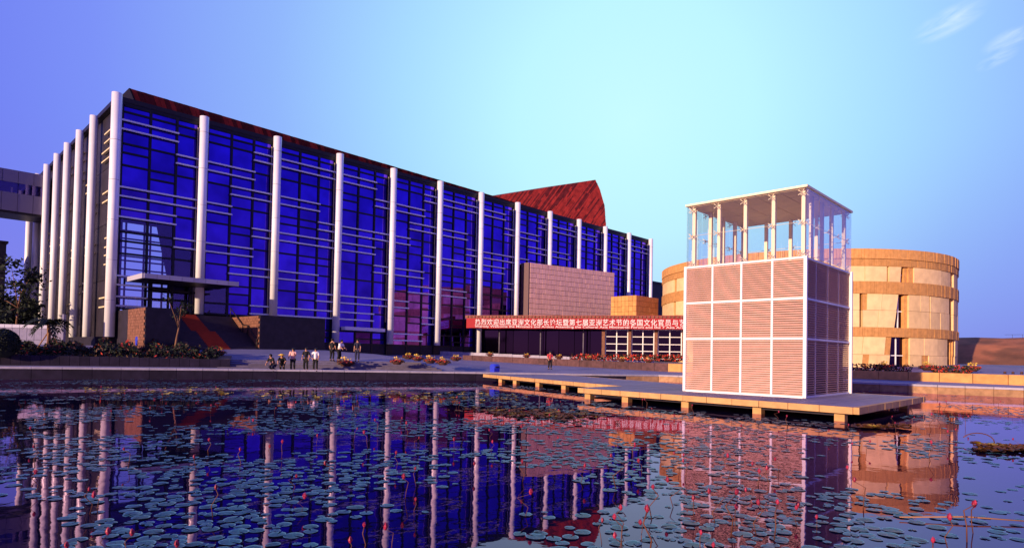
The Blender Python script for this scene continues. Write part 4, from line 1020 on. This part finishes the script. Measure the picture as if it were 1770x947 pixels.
# ------------------------------------------------------------------ people
def skin_mesh(name, chain, edges, m_, parent, sub=1):
    bm = bmesh.new(); lay = bm.verts.layers.skin.verify(); vs_ = []
    for (p, r) in chain:
        v = bm.verts.new(Vector(p)*S); v[lay].radius = (r*S, r*S) if not hasattr(r, '__len__') else (r[0]*S, r[1]*S); vs_.append(v)
    vs_[0][lay].use_root = True
    for a, c in edges: bm.edges.new((vs_[a], vs_[c]))
    me = bpy.data.meshes.new(name); bm.to_mesh(me); bm.free(); me.materials.append(m_)
    o = bpy.data.objects.new(name, me); col.objects.link(o); o.parent = parent; org[o.name] = (0, 0, 0)
    md = o.modifiers.new('skin', 'SKIN'); md.use_smooth_shade = True; sb_ = o.modifiers.new('sub', 'SUBSURF'); sb_.levels = sub; sb_.render_levels = sub
    return o
def person(label, px, py, dep, top_m, leg_m, facing=0, bend=0, crouch=0, arms=((.1, 0), (.1, 0)), H=2.0, hair=.0, hat=None, z=None, long_top=False):
    x, y = P(px, dep); g = zat(px, py, dep) if z is None else z
    t = local_thing('person', label, 'person', (x, y, g), None, YAW+facing)     # local -X looks at the camera
    k = H/7.5; hip = H*.5*(1-crouch*.55); sp = H*.32
    bx = -math.sin(bend)*sp; bz = math.cos(bend)*sp
    PEL = Vector((0, 0, hip)); CH_ = PEL+Vector((bx*.6, 0, bz*.6)); NK = PEL+Vector((bx, 0, bz)); HD = NK+Vector((-math.sin(bend*.8)*k*.62-.02, 0, math.cos(bend*.8)*k*.62)); TP = HD+Vector((-math.sin(bend*.8)*k*.22, 0, k*.26))
    C = [(PEL, (.15, .13)), (CH_, (.19, .14)), (NK+Vector((0, 0, -.02)), (.10, .10)), (NK+Vector((-math.sin(bend)*.1, 0, .09)), .065), (HD, (.105, .125)), (TP, (.085, .095)), (HD+Vector((-.125, 0, -.01)), .022)]
    E = [(0, 1), (1, 2), (2, 3), (3, 4), (4, 5), (4, 6)]
    shirt = [(PEL+Vector((0, 0, -.06 if not long_top else -.3)), (.185, .165)), (PEL+Vector((bx*.3, 0, bz*.3)), (.175, .15)), (CH_, (.215, .165)), (NK, (.12, .12))]; SE = [(0, 1), (1, 2), (2, 3)]
    trous = [(PEL+Vector((0, 0, .02)), (.18, .16))]; TE = []; shoes = []
    for sd_, (out, fwd) in zip((-1, 1), arms):
        sh = NK+Vector((0, sd_*.22, -.07)); el = sh+Vector((-fwd*.22-math.sin(bend)*.05, sd_*(.03+out*.28), -.34*math.cos(fwd*.6))); ha = el+Vector((-.1-fwd*.24, sd_*(.02-out*.35), -.28+abs(fwd)*.42+out*.12))
        i = len(C); C += [(sh, .075), (el, .052), (ha, .038), (ha+Vector((-.02, 0, -.07)), (.045, .02)), (ha+Vector((-.03, .012, -.145)), .015), (ha+Vector((-.015, -.015, -.14)), .015), (ha+Vector((-.06, sd_*-.02, -.08)), .014)]
        E += [(2, i), (i, i+1), (i+1, i+2), (i+2, i+3), (i+3, i+4), (i+3, i+5), (i+2, i+6)]
        j = len(shirt); shirt += [(sh, .10), (el*.75+sh*.25, .078)]; SE += [(3, j), (j, j+1)]
    for sd_ in (-1, 1):
        kn = Vector((-.08-crouch*.45, sd_*.13, hip*.52+crouch*.12)); an = Vector((.03+crouch*.08, sd_*.13, .12)); hp = PEL+Vector((0, sd_*.11, -.05)); to = Vector((-.22, sd_*.15, .05))
        i = len(C); C += [(hp, .105), (kn, .07), (an, .045), (to, .04)]; E += [(0, i), (i, i+1), (i+1, i+2), (i+2, i+3)]
        j = len(trous); trous += [(hp, .13), (kn, .095), (an+Vector((0, 0, .03)), .078)]; TE += [(0, j), (j, j+1), (j+1, j+2)]
        shoes.append((an, to))
    skin_mesh('body', C, E, M_skin, t); skin_mesh('shirt', shirt, SE, top_m, t); skin_mesh('trousers', trous, TE, leg_m, t)
    for an, to in shoes:
        q = MB(); q.tube([an+Vector((.06, 0, -.05)), an+Vector((-.05, 0, -.04)), to+Vector((-.03, 0, -.01))], [.05, .065, .04], 7); q.build('shoe', M_shoe, t)
    q = MB(); q.ball(HD+Vector((.03, 0, .07)), (.135, .135, .125), 10, 7)
    if hair: q.ball(HD+Vector((.08, 0, -.08)), (.09, .12, .2), 8, 6)
    q.build('hair', M_hair, t)
    q = MB()
    for sd_ in (-1, 1): q.ball(HD+Vector((-.11, sd_*.045, .03)), .014, 6, 4)
    q.ball(HD+Vector((-.115, 0, -.07)), (.012, .035, .01), 6, 4); q.build('face', M_hair, t)
    if hat: q = MB(); q.ball(TP+Vector((0, 0, .02)), (.2, .2, .09), 10, 6); q.tube([TP+Vector((0, 0, -.01)), TP+Vector((0, 0, .02))], .3, 12); q.build('hat', hat, t)
    return t
person('person in dark clothes and yellow hat crouching at the pond edge', 489, 641.5, 50.9, M_black, M_black, .25, .75, .62, ((.25, .7), (.2, .6)), hat=M_flyel)
person('person seated low in dark clothes left of the yellow hat', 474, 642, 50.6, M_black, M_navy, -.3, .55, .8, ((.1, .6), (.3, .4)))
person('person in tan pink top with hand raised at the pond edge', 507, 641.5, 51.2, M_pcloth, M_black, .1, .03, 0, ((.1, 1.25), (.15, .5)), 1.95, 1)
person('person all in black standing at the pond edge beside the white shirt', 529.5, 641.5, 51.4, M_black, M_black, .0, 0, 0, ((.12, .15), (.15, .2)), 2.0, long_top=True)
person('person in white shirt with hand on hip at the pond edge', 546, 641.5, 51.6, M_wcloth, M_black, .1, 0, 0, ((.1, .3), (.9, .1)), 1.95)
person('person in black coat standing with back turned on the plaza edge', 574, 627, 55.5, M_black, M_black, 2.9, .05, 0, ((.1, .1), (.1, .1)), 2.05, z=1.5, long_top=True)
person('person in white shirt leaning behind the yellow flower pot', 586, 627, 55.6, M_wcloth, M_black, 1.2, .38, 0, ((.1, .5), (.1, .5)), 2.0, z=1.5)
person('person in dark suit standing alone on the plaza edge', 618, 627, 55.9, M_navy, M_navy, .05, 0, 0, ((.08, .05), (.08, .05)), 2.05, z=1.5)
wx, wy = P(951, 68)
person('person in red top on the promenade in front of the long low wall', 951, 643, 62, M_rcloth, M_black, .3, .05, 0, ((.15, .3), (.2, .4)), 1.85, z=.95)

# ------------------------------------------------------------------ lily pads, buds, debris
PR = random.Random(31)
def noise2(x, y): return (math.sin(x*.62+1.3*math.sin(y*.41))+math.sin(y*.83+1.7*math.sin(x*.37+2))+.7*math.sin(x*1.9+y*1.3+1.1*math.sin(y*1.6)))/2.7
def pad_density(px, py, x, y):
    dns = .95
    if px < 55 and 690 < py < 800: dns = .10
    if py > 868 and px < 125: dns = .02
    if py > 800 and px < 60: dns *= .35
    if px > 1480 and py < 760: dns = .10 if not (700 < py < 735 and px > 1560) else .8
    elif px > 1640: dns = .22
    elif px > 1500: dns = .42
    elif py < 722 and px > 1220: dns = .10
    if py > 850 and px > 1480: dns *= .8
    n = noise2(x, y); dns *= max(0, min(1, .46+1.1*n)); dns *= .55+.45*sst(-py, -930, -760)
    return dns
pads = []; grid = {}
tries = 0
while len(pads) < 8200 and tries < 150000:
    tries += 1
    dep = 5.2*(34/5.2)**PR.random() if PR.random() < .35 else math.sqrt(PR.uniform(5.2**2, 50**2)); px = PR.uniform(-60, 1830)
    p = P(px, dep); x, y = p; pyy = proj((x, y, 0))[1]
    if dep > 30 and kerb_d(x, y)[0] < .3: continue
    if y > -.9*x+86 or x > 55.6: continue
    if dx0(y)-.5 < x < dx1(y)+.4 and y > 6.6: continue
    if PR.random() > pad_density(px, pyy, x, y): continue
    r = PR.choice((.06, .08, .095, .105, .115, .13))*PR.uniform(.85, 1.1)
    c = (int(x/.5), int(y/.5)); near = [q for a in (-1, 0, 1) for b_ in (-1, 0, 1) for q in grid.get((c[0]+a, c[1]+b_), ())]
    if sum(1 for (qx, qy, qr) in near if (qx-x)**2+(qy-y)**2 < ((qr+r)*.86)**2) > (0 if PR.random() < .88 else 1): continue
    grid.setdefault(c, []).append((x, y, r)); pads.append((x, y, r, dep, px))
def pad_shape(q, x, y, z, r, rot, seed, curl=.006, rim=1):
    rn = random.Random(seed); n = 13; base = len(q.v); q.v.append((x, y, z+.004))
    es = [r*(1+rn.uniform(-.06, .06)) for _ in range(n)]; zs = [rn.uniform(-.004, curl) for _ in range(n)]
    for k in ((.86, 1.0) if rim else (1.0,)):
        for i in range(n):
            a = rot+.16+(2*math.pi-.32)*i/(n-1); q.v.append((x+es[i]*k*math.cos(a), y+es[i]*k*math.sin(a), z+zs[i]*k*k+(r*.018 if k == 1.0 and rim else 0)))
    for i in range(n-1):
        q.face([base, base+1+i, base+2+i], True)
        if rim: q.face([base+1+i, base+1+n+i, base+2+n+i, base+2+i], True, 1)
def padtilt(me): return me
protos = {}
for key, m_ in (('g', M_pad), ('y', M_pady)):
    for s in range(6):
        q = MB(); pad_shape(q, 0, 0, 0, 1.0, 0, s*5+1, .045); me = q.mesh('lily_pad'); me.materials.append(m_); me.materials.append(M_rim if key == 'g' else m_); protos[key, s] = me
pads.sort(key=lambda q: -(q[2]/q[3])**2/q[3])
rest = MB()
for n, (x, y, r, dep, px) in enumerate(pads):
    yel = PR.random() < (.012 if px < 1000 else .006)
    z = .004+PR.uniform(0, .008)
    if n < 290:
        o = bpy.data.objects.new('lily_pad', protos['y' if yel else 'g', n % 6]); col.objects.link(o); o.location = (x*S, y*S, z*S); o.scale = (r*S/S, r*S/S, r*.9)
        o.rotation_euler = (PR.uniform(-.03, .03), PR.uniform(-.03, .03), PR.random()*6.28)
        if yel: tag(o, 'yellowing lily pad floating among the green pads in the near pond', 'lily pad', 'yellowing lily pads')
        else: tag(o, 'round green lily pad floating in the near part of the pond', 'lily pad', 'green lily pads in the near pond')
    else: pad_shape(rest, x, y, z, r, PR.random()*6.28, n)
tag(rest.build('far_lily_pads', [M_padm, M_rim]), 'countless small lily pads covering the middle and far pond', 'lily pads', kind='stuff')
# yellow and withered pads near the far wall and in rafts
q = MB(); q2 = MB()
for _ in range(150):
    px = PR.uniform(150, 900); x, y = P(px, PR.uniform(31, 38)); pad_shape(q, x, y, .03, PR.uniform(.1, .2), PR.random()*6, _, .06)
for _ in range(220):
    px = PR.gauss(935, 55); dpt = 25+PR.gauss(0, .9)-(px-935)*.012; x, y = P(px, dpt)
    if x < dx0(y)-.3: pad_shape(q2, x, y, .02+PR.random()*.03, PR.uniform(.10, .2), PR.random()*6, _, .05)
for _ in range(60):
    px = PR.uniform(1690, 1790); x, y = P(px, 17.3+PR.gauss(0, .35)); pad_shape(q2, x, y, .02+PR.random()*.07, PR.uniform(.12, .24), PR.random()*6, _, .08)
for _ in range(70):
    px = PR.uniform(1440, 1570); x, y = P(px, 22.3+PR.gauss(0, .2)); 
    if y < 6.6: pad_shape(q2, x, y, .02+PR.random()*.05, PR.uniform(.1, .22), PR.random()*6, _, .1)
tag(q.build('far_yellow_pads', [M_pady, M_pady]), 'scattered yellow lily leaves below the far pond wall', 'lily leaves', kind='stuff')
tag(q2.build('withered_pads', [M_padb, M_padb]), 'rafts of withered brown lily leaves beside the deck and at right', 'lily leaves', kind='stuff')
# buds on stalks
bp = []
for s in range(5):
    q = MB(); rn = random.Random(s); h = 1.0; pts = [(0, 0, -.1), (rn.uniform(-.06, .06), rn.uniform(-.06, .06), .4), (rn.uniform(-.14, .14), rn.uniform(-.14, .14), .8), (rn.uniform(-.16, .16), rn.uniform(-.16, .16), 1.0)]
    q.tube(pts, .009, 5); me1 = q.mesh('stalk'); me1.materials.append(M_stalk)
    q = MB(); t = pts[-1]; q.tube([(t[0], t[1], t[2]-.02), (t[0], t[1], t[2]+.03), (t[0], t[1], t[2]+.09), (t[0]+.005, t[1], t[2]+.155)], [.018, .048, .042, .008], 7); 
    for k in range(5):
        a = k*1.257; q.poly([(t[0]+.02*math.cos(a), t[1]+.02*math.sin(a), t[2]), (t[0]+.065*math.cos(a+.4), t[1]+.065*math.sin(a+.4), t[2]+.06), (t[0]+.04*math.cos(a), t[1]+.04*math.sin(a), t[2]+.15), (t[0]+.062*math.cos(a-.4), t[1]+.062*math.sin(a-.4), t[2]+.06)])
    me2 = q.mesh('bud'); me2.materials.append(M_bud); bp.append((me1, me2))
cnt = 0
while cnt < 135:
    dep = 6.5*(33/6.5)**PR.random(); px = PR.uniform(60, 1765); x, y = P(px, dep); pyy = proj((x, y, 0))[1]
    if px > 1500 and dep < 10 and PR.random() < .2: continue
    if kerb_d(x, y)[0] < .6 or (dx0(y)-.5 < x < dx1(y)+.4 and y > 6.6) or (px < 130 and py_ > 860 if (py_ := pyy) else False): continue
    cnt += 1; s = PR.uniform(.18, .40)*(1.5 if px > 1050 and PR.random() < .6 else 1)
    o = bpy.data.objects.new('lily_bud', None); col.objects.link(o); o.location = (x*S, y*S, 0); o.rotation_euler = (0, 0, PR.random()*6)
    tag(o, 'pink water lily bud standing on a thin stalk above the pads', 'lily bud', 'pink lily buds across the pond')
    k = bp[cnt % 5]; a = bpy.data.objects.new('stalk', k[0]); a.parent = o; a.scale = (s*2, s*2, s); col.objects.link(a)
    c = bpy.data.objects.new('bud', k[1]); c.parent = o; bs = PR.uniform(.36, .58); 
    tp = k[0].vertices[-1].co
    # bud keeps its own size: place so that its foot meets the stalk tip
    c.scale = (bs, bs, bs); zt = S*1.0; c.location = (0, 0, 0)
    mv = [v.co for v in k[0].vertices][-5:]; cxm = sum((v for v in mv), Vector())/5
    c.location = (cxm.x*s*2-cxm.x*bs, cxm.y*s*2-cxm.y*bs, cxm.z*s-cxm.z*bs); col.objects.link(c)
# long floating stick and bent stem
q = MB(); a = at(1555, 893, z=.04); c = at(1800, 902, z=.04); q.tube([a, (a+c)/2+np.array([.02, .05, .03]), c], [.009, .013, .009], 6); tag(q.build('floating_stick', M_wood), 'long thin stick floating on the water at lower right', 'stick')
q = MB(); p = at(1690, 765, z=0); pts = []
for i in range(9):
    t = i/8*2.6; pts.append((p[0]+.45*math.cos(t)*.8, p[1]-.45*math.cos(t)*.8, .02+.55*math.sin(t)*.5))
q.tube(pts, .016, 5); tag(q.build('bent_stem', M_stalk), 'dry lily stem bent into an arch above the water at right', 'stem')
